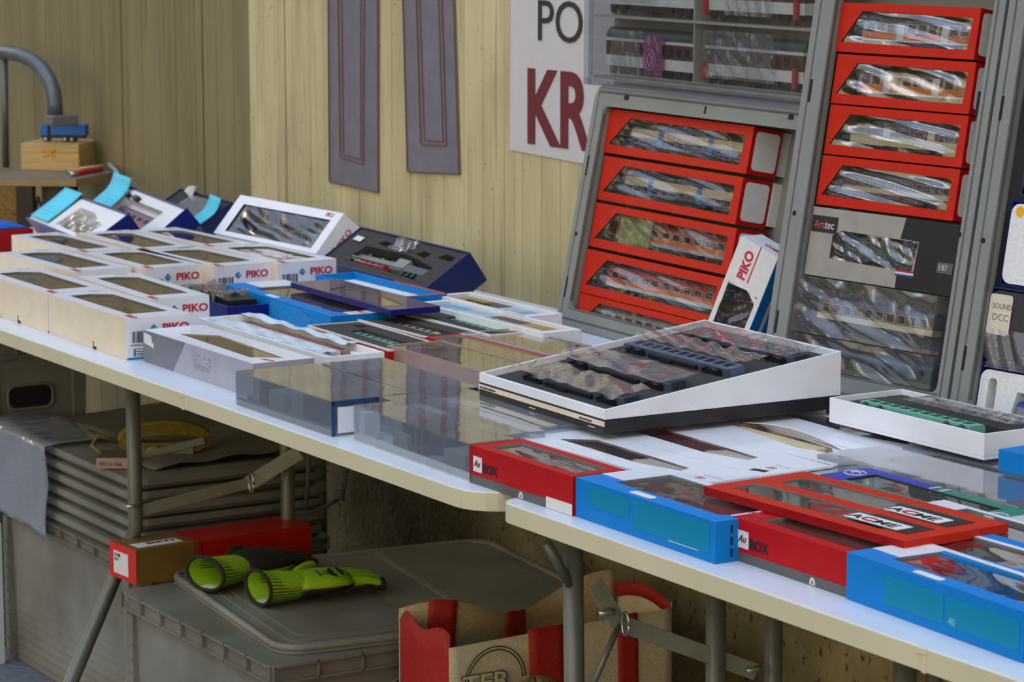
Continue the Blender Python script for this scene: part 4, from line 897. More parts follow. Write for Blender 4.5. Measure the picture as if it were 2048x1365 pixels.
for i, (yy, lab, bd, x0) in enumerate((
  (.489, 'red windowed box topmost in the middle crate, orange and cream coach', cbody('orange and cream coach in the topmost red box of the middle crate', [(.2, .26, WHITEP), (.26, .48, ORANGEP), (.48, .82, mat('warm_grey_paint', '9c948a', .4))], (.52, .78, 10, REDP), mat('olive_roof', '5c5744', .4), doors=((.32, WHITEP), (.72, WHITEP))), .027),
  (.412, 'red windowed box second from the top in the middle crate, magenta sheen on its rim', cbody('orange coach with red window frames, second red box of the middle crate', [(.2, .26, WHITEP), (.26, .48, ORANGEP), (.48, .82, mat('warm_grey_paint', '9c948a', .4))], (.52, .78, 10, REDP), mat('olive_roof', '5c5744', .4), doors=((.24, WHITEP), (.68, WHITEP))), .033),
  (.336, 'red windowed box third from the top in the middle crate, cream banded coach', cbody('maroon and cream banded coach, third red box of the middle crate', [(.2, .5, CREAMP), (.5, .82, MAROON)], (.54, .76, 7, CREAMP), mat('olive_roof', '5c5744', .4), doors=((.30, CREAMP), (.7, CREAMP))), .034),
  (.260, 'red windowed box lowest of four in the middle crate, on the grey box', cbody('maroon coach with cream stripe, fourth red box of the middle crate', [(.2, .34, MAROON), (.34, .5, CREAMP), (.5, .82, MAROON)], (.54, .76, 12, CREAMP), mat('olive_roof', '5c5744', .4)), .033))):
    redbox(lab, C2, x0, yy, .284, .0735, bd, seed=60+i)
r = thing('plastic_wrap', 'crinkled clear wrap hanging beside the red boxes of the middle crate', 'plastic wrap', C2 @ T(.318, .26, -.03)); filmsheet(r, 'crinkled_wrap', (0, 0, .022, .21), .0, FILMB, amp=.006, seed=70, nu=8, nv=40, edge=False, wav=1.5)
# Artitec box
Ma = C2 @ T(.030, .154, -.072); L, h, dep = .306, .102, .06; D = (L, h, dep)
r = thing('train_box', 'grey and black box with silvery window beneath the middle crate red boxes', 'box', Ma)
win = [(L*.16, h*.28), (L*.72, h*.24), (L*.74, h*.68), (L*.22, h*.70), (L*.16, h*.62)]
MB().slab(L, h, dep, [(win, .04, 1, 1)], {'end': 2}, 0).build('carton', [mat('warm_grey_card', '9d968c', .35), DARKIN, BLACK], r, bevel=.0007)
decal(r, 'black_print', 'top', 0, 0, L, h, D, BLACK, poly=[(L*.63, 0), (L, 0), (L, h), (L*.64, h), (L*.62, h*.7), (L*.745, h*.69), (L*.735, h*.235), (L*.63, h*.23)])
decal(r, 'logo_patch', 'top', L*.005, h*.64, L*.18, h*.24, D, mat('charcoal_print', '2a2422', .4), lift=.0002)
text(r, 'Arti', 'top', L*.025, h*.70, .0125, D, mat('coral_print', 'c8525c', .5), .0, lift=.0008, sx=.9); text(r, 'tec', 'top', L*.025+.0225, h*.70, .0125, D, WHITEP, .005, lift=.0008, sx=.95)
for k, m_ in enumerate((REDP, WHITEP, mat('flag_blue', '20407c', .4))): decal(r, 'tricolour_stripe', 'top', L*.62, h*(.235-.03*k), L*.12, h*.03, D, m_, lift=.0006)
decal(r, 'scale_patch', 'top', L*.885, h*.30, L*.10, h*.15, D, GREYC, lift=.0006); text(r, '1:87', 'top', L*.892, h*.34, .0085, D, WHITEP, .0, lift=.0012, sx=.9)
filmsheet(r, 'wrinkled_film_window', (L*.16, h*.24, L*.735, h*.69), dep-.001, FILMR, amp=.005, seed=8, nu=50, nv=16, wav=1.8)
coach(Ma @ T(L*.19, h*.3, dep-.020), L*.5, h*.34, .02, 'dark green wagon behind the window of the grey and black box', [(.2, .8, DGREEN)], None, SLATE, BLKP, nw=0)
# clear cases standing below it
def standcase(label, x, y, z, L, h, dep, cm, amp, seed, wavy):
    Mb = C2 @ T(x, y, z); r = thing('clear_case', label, 'case', Mb, CG); t = .0014
    mb = MB(); mb.box(0, 0, 0, L, h, t); mb.box(0, 0, t, L, t, dep-.002); mb.box(0, h-t, t, L, h, dep-.002); mb.box(0, t, t, t, h-t, dep-.002); mb.box(L-t, t, t, L, h-t, dep-.002); mb.build('shell', CLEAR, r)
    filmsheet(r, 'bulging_front', (0, 0, L, h), dep, wavy, amp=amp, seed=seed, nu=60, nv=24, edge=True)
    cm(Mb, L, h, dep); return r
FILMW = film('thick_wavy_film', (.85, .86, .88), .04, 1.6, .03, .12, 9, 1.6)
standcase('clear case with swirling reflections over a brown coach, below the grey and black box', .027, .068, -.062, .292, .084, .060,
    lambda Mb, L, h, d: coach(Mb @ T(L*.12, h*.2, d-.018), L*.82, h*.5, .02, 'brown coach with beige stripe behind swirling reflections below the grey and black box', [(.2, .40, CREAMP), (.40, .8, mat('brown_coach_paint', '6c5238', .4))], (.46, .74, 10, CREAMP), SLATE, BLKP), .012, 81, FILMW)
standcase('clear case with a dark green coach at the foot of the middle crate', .034, .002, -.062, .292, .064, .056,
    lambda Mb, L, h, d: coach(Mb @ T(L*.04, h*.1, d-.018), L*.9, h*.7, .02, 'dark green coach with yellowish stripe at the foot of the middle crate', [(.2, .36, mat('khaki_paint', '7d7748', .5)), (.36, .8, DGREEN)], (.46, .74, 8, None), SLATE, DNAVY), .004, 83, FILMW)
# contents of the right crate
def foamlean(label, x, y, L, h, dep, recs, g='boxes standing in the right crate', ins=FOAMW):
    Mb = C3 @ T(x, y, -.012-dep); r = thing('open_train_box', label, 'box', Mb, g)
    MB().box(0, 0, 0, L, h, .004).box(0, 0, .004, L, .003, dep-.002).box(0, h-.003, .004, L, h, dep-.002).box(0, .003, .004, .003, h-.003, dep-.002).build('carton', NAVY if ins is FOAMW else DNAVY, r)
    mb = MB(); P = rr(.004, .004, L-.004, h-.005, .014, 4); mb.holed(P, recs, dep, 0)
    n = len(P)
    for i in range(n):
        a, b = P[i], P[(i+1) % n]; mb.add([(a[0], a[1], .0045), (b[0], b[1], .0045), (b[0], b[1], dep), (a[0], a[1], dep)], [(0, 1, 2, 3)])
    for q in recs:
        m_ = len(q); ar = sum(q[i][0]*q[(i+1) % m_][1]-q[(i+1) % m_][0]*q[i][1] for i in range(m_)); q = q if ar > 0 else q[::-1]
        for i in range(m_):
            a, b = q[i], q[(i+1) % m_]; mb.add([(b[0], b[1], dep), (a[0], a[1], dep), (a[0], a[1], dep-.025), (b[0], b[1], dep-.025)], [(0, 1, 2, 3)])
        mb.add([(a[0], a[1], dep-.025) for a in q], [list(range(m_))])
    mb.build('foam_insert', ins, r); return r, Mb
r, Mb = foamlean('white foam box with a yellow dot sticker in the right crate', .047, .208, .33, .120, .05, [[(.045, .06), (.09, .04), (.3, .04), (.3, .10), (.06, .105)]])
q = MB(); q.tube([(0, 0, 0), (0, 0, .0006)], .0075, 20); q.build('yellow_dot', mat('yellow_sticker', 'f2b01c', .5), r, T(.020, .104, .05))
coach(Mb @ T(.052, .045, .046), .2, .036, .02, 'orange and black wagon in the white foam box with the yellow dot', [(.2, .8, mat('rust_paint', 'a8451f', .5, var=.3, scale=120))], None, BLKP, BLKP)
MB().box(0, 0, 0, .12, .018, .02).build('black_part', BLKP, r, T(.07, .088, .026), bevel=.002)
r, Mb = foamlean('dark box with a handwritten SOUND DCC note in the right crate', .034, .098, .34, .108, .05, [[(.07, .02), (.3, .02), (.3, .07), (.1, .08)]], ins=FOAMB)
coach(Mb @ T(.065, .012, .046), .2, .045, .02, 'grey locomotive under plastic in the dark box of the right crate', [(.2, .85, GREYP)], (.5, .75, 5, None), GREYPL, BLKP, name='model_locomotive')
filmsheet(r, 'crumpled_bag', (.01, -.004, .2, .05), .054, FILMB, amp=.008, seed=90, nu=40, nv=14, edge=False, wav=2)
q = thing('paper_tag', 'cream tag handwritten SOUND DCC on the dark box in the right crate', 'note', Mb @ T(.004, .042, .0515))
MB().prism(rr(0, 0, .042, .056, .005), 0, .0005).build('card', mat('cream_tag', 'd9ceb8', .7), q); GI = mat('pencil', '8f877a', .8)
text(q, 'SOUND', 'top', .006, .036, .008, (0, 0, .0005), GI, 0, sx=.95); text(q, 'DCC', 'top', .008, .020, .0095, (0, 0, .0005), GI, 0, sx=1.1)
r, Mb = foamlean('white foam box with a blue roofed grey locomotive at the foot of the right crate', .036, -.008, .33, .104, .05, [rr(.020, .015, .036, .088, .006, 2), [(.062, .01), (.3, .01), (.3, .07), (.075, .075)]])
coach(Mb @ T(.075, .008, .046), .2, .055, .02, 'grey locomotive with blue roof at the foot of the right crate', [(.2, .85, GREYP)], (.5, .78, 5, BLKP), mat('royal_roof', '1d3f9a', .4), BLKP, name='model_locomotive')
filmsheet(r, 'twisted_plastic_strip', (.021, .018, .035, .086), .035, FILMB, amp=.005, seed=91, nu=8, nv=24, edge=False, wav=2)
r, Mb = foamlean('dark blue edged box topmost in the right crate', .060, .334, .30, .20, .05, [[(.02, .02), (.28, .02), (.28, .16), (.02, .16)]], ins=FOAMB)
# bright blue and white PIKO box stuck diagonally in the left crate
pf = C1 @ T(0, 0, .035)
a = onface(pf, 1478, 712); b_ = onface(pf, 1556, 516)
ang = math.atan2(b_[1]-a[1], b_[0]-a[0])
L, W, H = math.hypot(b_[0]-a[0], b_[1]-a[1]), .072, .055; D = (L, W, H)
Mp = pf @ T(a[0], a[1], 0, ang) @ Matrix.Rotation(math.radians(24), 4, 'X') @ T(0, 0, -H)
r = carton('train_box', 'blue and white box standing aslant between the left and middle crates', 'box', Mp, L, W, H, CYAN, PAPER, [[(L*.02, W*.12), (L*.50, W*.12), (L*.58, W*.4), (L*.55, W*.88), (L*.02, W*.88)]], None, DARKIN, fm=None, end=WHITE)
filmsheet(r, 'wrinkled_film', (L*.02, W*.10, L*.57, W*.90), H, FILMR, amp=.004, seed=7)
text(r, 'PIKO', 'top', L*.64, W*.55, .015, D, LRED, .05); decal(r, 'red_underline', 'top', L*.64, W*.44, .06, .002, D, LRED); text(r, 'PIKO', 'end', W*.15, H*.5, .010, D, LRED, .03)
decal(r, 'white_oval', 'front', L*.12, H*.35, .07, .009, D, PAPER, r=.004)
# display case over the left crate
Md = C1 @ T(-.036, .414, -.052) @ Matrix.Rotation(math.radians(11), 4, 'X'); L, W, H = .67, .235, .055; D = (L, W, H); t = .003
r = thing('display_case', 'clear plastic showcase with four grey and maroon coaches standing over the left crate', 'case', Md)
mb = MB(); mb.box(0, 0, 0, L, W, t); mb.build('back_panel', mat('pale_back_panel', '8b897f', .4), r)
mb = MB(); mb.box(0, 0, t, L, t, H); mb.box(0, W-t, t, L, W, H); mb.box(0, t, t, t, W-t, H); mb.box(L-t, t, t, L, W-t, H); mb.box(0, 0, H, L, .012, H+.008); mb.box(0, 0, H, .012, W, H+.008); mb.box(.012, .012, H-.002, .016, W, H+.002); mb.box(.012, .020, H-.002, L, .023, H+.003); mb.build('clear_frame', CLEAR, r, bevel=.001)
mb = MB(); mb.box(.012, .114, t, L-.01, .118, H-.006); mb.box(.012, .012, t, L-.01, .017, H-.006); mb.box(.318, .018, t, .322, W-.01, H-.010); mb.build('shelf_dividers', mat('clear_grey_shelf', 'a8a79a', .25), r)
f_ = MB(); f_.box(.012, .012, H, L-.003, W-.003, H+.001); f_.build('front_pane', film('showcase_pane', (.92, .93, .93), .01, 1.5, .03, .08, 12, 1.2), r)
DB = 'coaches in the showcase'
for (x, y, lab) in ((.026, .018, 'maroon and grey coach, lower left in the showcase behind a purple bag'), (.336, .018, 'maroon and grey coach with red rods, lower right in the showcase'), (.026, .120, 'dark coach, upper left in the showcase'), (.336, .120, 'maroon and grey coach, upper right in the showcase')):
    o_ = coach(Md @ T(x, y, .034), .276, .080, .026, lab, [(.2, .42, WHITEP), (.42, .72, MAROON), (.72, .78, WHITEP)], (.48, .66, 11, None), mat('steel_blue_roof', '3a4048', .35), BLKP, DB)
    if x > .3:
        for xx in (.002, .256): MB().box(0, 0, 0, .008, .030, .006).build('red_end_guard', REDP, o_, T(xx, .008, .001))
def bag(label, x, y, w_, h_, m_, seed, amp=.006):
    q = thing('plastic_bag', label, 'bag', Md @ T(x, y, .040)); filmsheet(q, 'crumpled_sheet', (0, 0, w_, h_), 0, m_, amp=amp, seed=seed, nu=40, nv=24, edge=False, wav=2.2); return q
bag('crumpled clear bag over the upper left coach in the showcase', .03, .14, .16, .07, FILMB, 101)
q = bag('purple bag with a white drawing over the lower left coach in the showcase', .155, .022, .062, .066, film('purple_bag', (.6, .2, .5), .5, 1.5, .08, .5, 40, 1.3, (.32, .06, .26)), 102, .003)
mb = MB(); mb.tube([V((.031+.018*math.cos(a_), .028+.017*math.sin(a_), .006)) for a_ in [k*.4 for k in range(17)]], .0006, 5); mb.tube([V((.031+.009*math.cos(a_*2)*math.cos(a_), .028+.012*math.sin(a_), .006)) for a_ in [k*.4 for k in range(17)]], .0006, 5); mb.build('white_drawing', mat('pink_line', 'd9a3bd', .5), q)
bag('crumpled clear bag left of the purple bag in the showcase', .05, .02, .10, .075, FILMB, 103)
bag('crumpled clear bag over the lower right coach in the showcase', .34, .03, .20, .075, FILMB, 104)
bag('crumpled clear bag over the upper right coach in the showcase', .40, .13, .13, .07, FILMB, 105)
# clear cases at the right end of the front table
r, M, D = clearcase('clear plastic train case right of the green box, pale and dark contents', (1752, 939), (2010, 1006), (2180, 985), H=.046, L=.33, W=.105)
inserts(r, D, [('pale_body', .02, .012, .003, .30, .05, .030, PAPER), ('dark_body', .04, .056, .003, .31, .095, .036, SLATE), ('white_holder', .01, .03, .003, .10, .06, .04, WHITEP)])
r, M, D = clearcase('clear plastic train case cut by the right picture edge, behind the other one there', (1919, 919), (2200, 985), (2330, 965), H=.046, L=.33, W=.07)
inserts(r, D, [('pale_body', .02, .012, .003, .30, .05, .030, PAPER)])
M, L, W = lying((1997, 899), (2180, 940), (2300, 925), TH+.075, .026, None, .08); D = (L, W, .026)
r = carton('train_box', 'small bright blue carton at the right edge on the clear case', 'box', M, L, W, .026, CYAN, CYAN, [[(L*.2, W*.2), (L*.9, W*.2), (L*.9, W*.9), (L*.2, W*.9)]], None, GREYIN, fm=FILM)
# ------------------------------------------------------------------ under the tables
def storage(label, X0, X1, Y0, Y1, z0, z1, name='storage_crate', band=.030, handle=None, m=GREYPD, taper=.012):
    r = thing(name, label, 'crate', Matrix.Translation((X0, Y0, z0)), 'grey storage crates under the tables'); Lx, Ly, Hh = X1-X0, Y1-Y0, z1-z0
    mb = MB(); a = taper; zb = Hh-band
    vs = [(a, a, 0), (Lx-a, a, 0), (Lx-a, Ly-a, 0), (a, Ly-a, 0), (a*.4, a*.4, zb), (Lx-a*.4, a*.4, zb), (Lx-a*.4, Ly-a*.4, zb), (a*.4, Ly-a*.4, zb)]
    mb.add(vs, [(0, 3, 2, 1), (4, 5, 6, 7), (0, 1, 5, 4), (1, 2, 6, 5), (2, 3, 7, 6), (3, 0, 4, 7)]); mb.build('body', m, r, bevel=.004)
    mb = MB(); mb.prism(rr(-.006, -.006, Lx+.006, Ly+.006, .02, 4), zb+.006, zb+.009); mb.prism(rr(-.006, -.006, Lx+.006, Ly+.006, .02, 4), Hh-.004, Hh)
    mb.prism(rr(.001, .001, Lx-.001, Ly-.001, .016, 4), zb, Hh-.002)
    n = max(2, int(Lx/.075))
    for i in range(n+1): x = Lx*i/n; mb.box(max(-.004, x-.001), -.006, zb+.006, min(Lx+.004, x+.001), 0, Hh)
    n = max(2, int(Ly/.075))
    for i in range(n+1): y = Ly*i/n; mb.box(Lx, max(-.004, y-.001), zb+.006, Lx+.006, min(Ly+.004, y+.001), Hh)
    mb.build('rim', m, r)
    mb = MB()
    for i in range(9):
        z = .02+i*.017
        if z < zb-.06: mb.box(a*1.6, a*.75-.001, z, Lx-a*1.6, a*.95, z+.0018)
    for x in (.012, Lx-.036):
        mb.box(x, -.002, .012, x+.024, a, zb)
        for i in range(10): mb.box(x+.002, -.004, .02+i*.024, x+.022, 0, .023+i*.024)
    for y in (.012, Ly-.036): MB().box(Lx-a, y, .012, Lx+.002, y+.024, zb).build('corner_rib', m, r)
    mb.build('ribbed_front', m, r)
    if handle:
        y, z, w_, h_ = handle; mb = MB(); P = rr(0, 0, w_, h_, h_*.35, 5); mb.prism(P, 0, .002); mb.build('handle_hole', DARKHOLE, r, T(Lx-a*.45, y, z) @ Matrix.Rotation(math.pi/2, 4, 'Z') @ Matrix.Rotation(math.pi/2, 4, 'X'))
        mb = MB(); Q = [V((x, y_, .002)) for x, y_ in rr(-.004, -.004, w_+.004, h_+.004, h_*.38, 5)]; mb.tube(Q+[Q[0]], .003, 6, cap=False); mb.build('handle_rim', m, r, T(Lx-a*.45, y, z) @ Matrix.Rotation(math.pi/2, 4, 'Z') @ Matrix.Rotation(math.pi/2, 4, 'X'))
    return r
XL0, XL1, YL0 = -4.975, -4.358, 1.905
yl1 = px_(655, 960, XL1).y
storage('tall grey storage crate under the left table with a stack of lids on top', XL0, XL1, YL0, yl1, 0, .315)
nlid = 6
for i in range(nlid):
    z0 = .316+i*.0245; dx = (.0, .004, -.004, .006, -.003, .002)[i]
    wh = ('lowest', 'second', 'third', 'fourth', 'fifth', 'topmost')[i]
    r = thing('crate_lid', '%s lid%s in the stack of grey lids on the left storage crate' % (wh, '' if i in (0, 5) else ' from below'), 'lid', Matrix.Translation((XL0+dx, YL0+abs(dx), z0)), 'stacked grey crate lids')
    Lx, Ly = XL1-XL0, yl1-YL0
    mb = MB(); P = rr(0, 0, Lx, Ly, .03, 4); Q = rr(.008, .008, Lx-.008, Ly-.008, .026, 4); n = len(P)
    for k in range(n):
        j = (k+1) % n
        mb.add([(Q[k][0], Q[k][1], 0), (Q[j][0], Q[j][1], 0), (P[j][0], P[j][1], .008), (P[k][0], P[k][1], .008)], [(0, 1, 2, 3)]); mb.add([(P[k][0], P[k][1], .008), (P[j][0], P[j][1], .008), (P[j][0], P[j][1], .0195), (P[k][0], P[k][1], .0195)], [(0, 1, 2, 3)])
    mb.add([(x, y, .0195) for x, y in P], [list(range(n))]); mb.add([(x, y, 0) for x, y in Q], [list(range(n))[::-1]]); mb.build('panel', GREYPD, r)
    for x in (.03, Lx-.05): MB().box(x, .03, .0195, x+.02, Ly-.03, .0215).build('ridge', GREYPD, r)
ztop = .316+nlid*.0245-.005+.0015
# plastic sheets over the lids
SHEETM = mat('dusty_plastic_sheet', '6f6653', .55, var=.1, scale=8)
r = thing('plastic_sheet', 'rumpled dusty sheet lying over the back of the lid stack', 'plastic sheet', Matrix.Translation((XL0+.0, YL0+.06, ztop)))
mb = MB().grid(lambda u, v: (.02+.56*u, .03+.30*v+.03*math.sin(5*u), .004+.012*abs(math.sin(4*u+2.1*v))*v+.006*math.sin(9*u*v)**2), 30, 12); mb.build('sheet', SHEETM, r, solid=.001)
CLS = film('milky_sheet', (.8, .82, .85), .42, 1.45, .12, .4, 26, 1.2, (.50, .53, .58))
r = thing('plastic_sheet', 'milky plastic sheet hanging down over the left storage crate front', 'plastic sheet', Matrix.Translation((XL0-.04, YL0-.012, ztop)))
xr = py_(103, 1000, YL0-.01).x-(XL0-.04); zb_ = py_(80, 1068, YL0-.01).z-ztop
def drape(u, v):
    x = xr*u
    if v < .25: return (x, .13*(1-v/.25)+.002, .006+.003*math.sin(7*u))
    t_ = (v-.25)/.75; return (x+.004*math.sin(6*t_), -.004-.006*abs(math.sin(5*u+3*t_)), .004+(zb_+.012*(1-u))*t_)
MB().grid(drape, 16, 24).build('sheet', CLS, r, solid=.0006)
# small printed box and ratchet strap on the lids
M, L, W = frame(pz(193, 938, ztop), (pz(256, 938, ztop)-pz(193, 938, ztop)).normalized(), V((0, 0, 1)).cross((pz(256, 938, ztop)-pz(193, 938, ztop)).normalized()), V((0, 0, 1))), (pz(256, 938, ztop)-pz(193, 938, ztop)).length, .075
r = thing('track_box', 'small pink and brown track box on the lid stack', 'box', M)
MB().box(0, 0, 0, L, W, .019, 0, {'top': 1}).build('carton', [mat('pale_pink_card', 'b59a8c', .6), mat('brown_top_print', '6b564a', .5)], r, bevel=.0006)
text(r, 'PIKO A-Gleis', 'front', L*.08, .005, .0075, (L, W, .019), mat('brown_red_ink', '7c3328', .6), .01, sx=.72)
STRAP = mat('yellow_strap', '8f7a1e', .8, var=.15, scale=120, bump=.4)
c0 = pz(330, 915, ztop); r = thing('ratchet_strap', 'coiled yellow ratchet strap with a steel ratchet on the lid stack behind the table leg', 'strap', Matrix.Translation(c0) @ Matrix.Rotation(math.radians(68), 4, 'Z')); 
mb = MB()
for k in range(9):
    P = []; 
    for i in range(25):
        a_ = 2*math.pi*i/24; P.append((.082*math.cos(a_)*(1-.02*k), .0, .036+(.030-.0026*k)*math.sin(a_)))
    o = len(mb.v)
    for p in P:
        mb.v += [(p[0], -.022, p[2]), (p[0], .022, p[2])]
    for i in range(24): mb.f.append([o+2*i, o+2*i+1, o+2*i+3, o+2*i+2]); mb.m.append(0); mb.sm.append(True)
mb.build('webbing_coil', STRAP, r, solid=.0014)
mb = MB(); mb.box(-.055, -.026, .004, .05, -.022, .022); mb.box(-.055, .010, .004, .05, .014, .022); mb.tube([(-.02, -.028, .014), (-.02, .018, .014)], .013, 18); mb.bar((-.02, -.027, .014), (.07, -.027, .034), .014, .004); mb.build('ratchet', mat('worn_steel', '8e8d7c', .35, metal=.7), r, bevel=.001)
mb = MB(); mb.tube([(-.08, 0, .03), (-.12, -.01, .045), (-.13, -.02, .03), (-.10, -.03, .004), (-.07, -.03, .003)], .0035, 8); mb.build('loose_end', STRAP, r)
# crates farther back under the left table
xb = -5.05; ya, yb2 = px_(-40, 800, xb).y, px_(181, 800, xb).y
zt_ = px_(90, 715, xb).z; hz0 = px_(22, 818, xb); hz1 = px_(103, 770, xb)
storage('grey crate with a dark hand hole farther back under the left table', xb-.5, xb, ya, yb2, .0, min(zt_+.03, .71), handle=(hz0.y-ya, hz0.z, hz1.y-hz0.y, hz1.z-hz0.z))
# second big crate with a loose lid
ZC = .322
P0 = pz(272, 1178, ZC); P1 = pz(545, 1333, ZC)
storage('grey storage crate in the middle beneath the gloves, lid askew', P0.x, P1.x, P1.y, P1.y+.60, 0, ZC, handle=(.205, .225, .085, .04), band=.034)
ZL = .338
l0, l1, l2 = pz(335, 1140, ZL), pz(560, 1296, ZL), pz(1200, 1188, ZL)
u = (l1-l0); Lx = u.length; u.normalize(); v = V((-u.y, u.x, 0)); Ly = (l2-l1).dot(v)
ML = frame(l0-V((0, 0, .0)), u, v, V((0, 0, 1))) @ T(0, 0, -.015)
r = thing('crate_lid', 'large grey crate lid lying askew beneath the work gloves', 'lid', ML)
P = rr(0, 0, Lx, Ly, .045, 6); MB().prism(P, 0, .010).build('panel', GREYPD, r)
mb = MB(); Q = [V((x, y, .009)) for x, y in rr(.004, .004, Lx-.004, Ly-.004, .042, 6)]; mb.tube(Q+[Q[0]], .0065, 8, cap=False); mb.build('raised_edge', GREYPD, r)
mb = MB(); Q = rr(.03, .03, Lx-.03, Ly-.03, .03, 6); mb.prism(Q, .010, .012); mb.prism(rr(.06, .05, Lx-.06, Ly*.42, .02), .012, .0135); mb.build('raised_panel', GREYPD, r)
a_, b_ = onface(ML, 752, 1106, .0125), onface(ML, 928, 1215, .0125)
MB().bar((a_[0], a_[1], .0125), (b_[0], b_[1], .0125), .001, .012).build('pale_stripe', mat('pale_tape', '908d7c', .6), r)
# red ACME carton on the crate
Za = .3235
e0, e1 = pz(222, 1150, Za), pz(273.5, 1171, Za); u = (e1-e0).normalized()
r0 = pz(632, 1118, Za); v = (r0-e1); La = .30; v = v-u*v.dot(u); v.normalize()
Wb = (e1-e0).length; Hb = .058
MA = frame(e0, v, -u, V((0, 0, 1)))   # x runs away to the right, y back to the left
MA = frame(e1, v, -u, V((0, 0, 1)))
L, W, H = (r0-e1).dot(v), Wb, Hb; D = (L, W, H)
r = thing('train_box', 'long red and gold carton lying on the storage crate behind the gloves', 'box', MA)
MB().box(0, 0, 0, L, W, H).build('carton', mat('deep_red_card', 'b3150d', .35), r, bevel=.0008)
GD = mat('dull_gold_card', '7a5a22', .45)
mb = MB(); mb.prism([(0, 0), (L*.30, 0), (L*.34, H*.6), (L*.34, H), (0, H)], 0, .0006); mb.v = [(x, -z, y) for x, y, z in mb.v]; mb.box(0, 0, H, L*.34, W, H+.0006); mb.build('gold_band', GD, r)
for k in (0, 1): MB().prism([(0, 0), (.003, 0), (.018, H*.6), (.018, H), (.015, H), (.015, H*.6)], 0, .0006).build('dark_stripe', DRED, r, FACE['front'](L*.28+.012*k, 0, D))
MB().box(-.0012, -.001, -.0, .0, W+.001, H+.001).build('orange_red_end', mat('bright_red_end', 'd5240f', .4), r)
decal(r, 'white_label', 'left', W*.16, H*.14, W*.56, H*.66, D, PAPER, lift=.0016); text(r, 'ACME', 'left', W*.19, H*.64, .006, D, INK, .03, lift=.0022); text(r, '90191', 'left', W*.19, H*.52, .0045, D, INK, .02, lift=.0022)
lines(r, 'left', W*.20, H*.44, W*.22, 4, .0045, D, INK, .0009, seed=3).matrix_local.translation.x -= .0022
decal(r, 'logo_label', 'top', .012, W*.15, .085, W*.34, D, PAPER, lift=.0008); text(r, 'ACME', 'top', .092, W*.42, .010, D, INK, .06, sx=1.5, rot=math.pi, lift=.0014)
lines(r, 'front', L*.45, H*.25, L*.3, 1, .003, D, INK, .003, seed=6)
# ------------------------------------------------------------------ work gloves
HV = mat('neon_glove_knit', '9fc80c', .8, var=.06, scale=200, bump=.3)
HVD = mat('black_glove_rib', '1c2416', .85)
GB = mat('black_glove_coating', '24231f', .6, var=.1, scale=90, bump=.3)
def skin(parent, name, m, pts, edges, root=0, sub=2, M=None):
    import bmesh
    me = bpy.data.meshes.new(name); bm = bmesh.new(); lay = bm.verts.layers.skin.verify(); vs = []
    for i, (p, rad) in enumerate(pts):
        v_ = bm.verts.new(p); v_[lay].radius = rad if isinstance(rad, tuple) else (rad, rad); v_[lay].use_root = (i == root); vs.append(v_)
    for a, b in edges: bm.edges.new((vs[a], vs[b]))
    bm.to_mesh(me); bm.free(); me.materials.append(m)
    o = bpy.data.objects.new(name, me); COL.objects.link(o); o.parent = parent
    if M is not None: o.matrix_local = M
    k = o.modifiers.new('k', 'SKIN'); k.use_smooth_shade = True; s = o.modifiers.new('u', 'SUBSURF'); s.levels = sub; s.render_levels = sub; return o
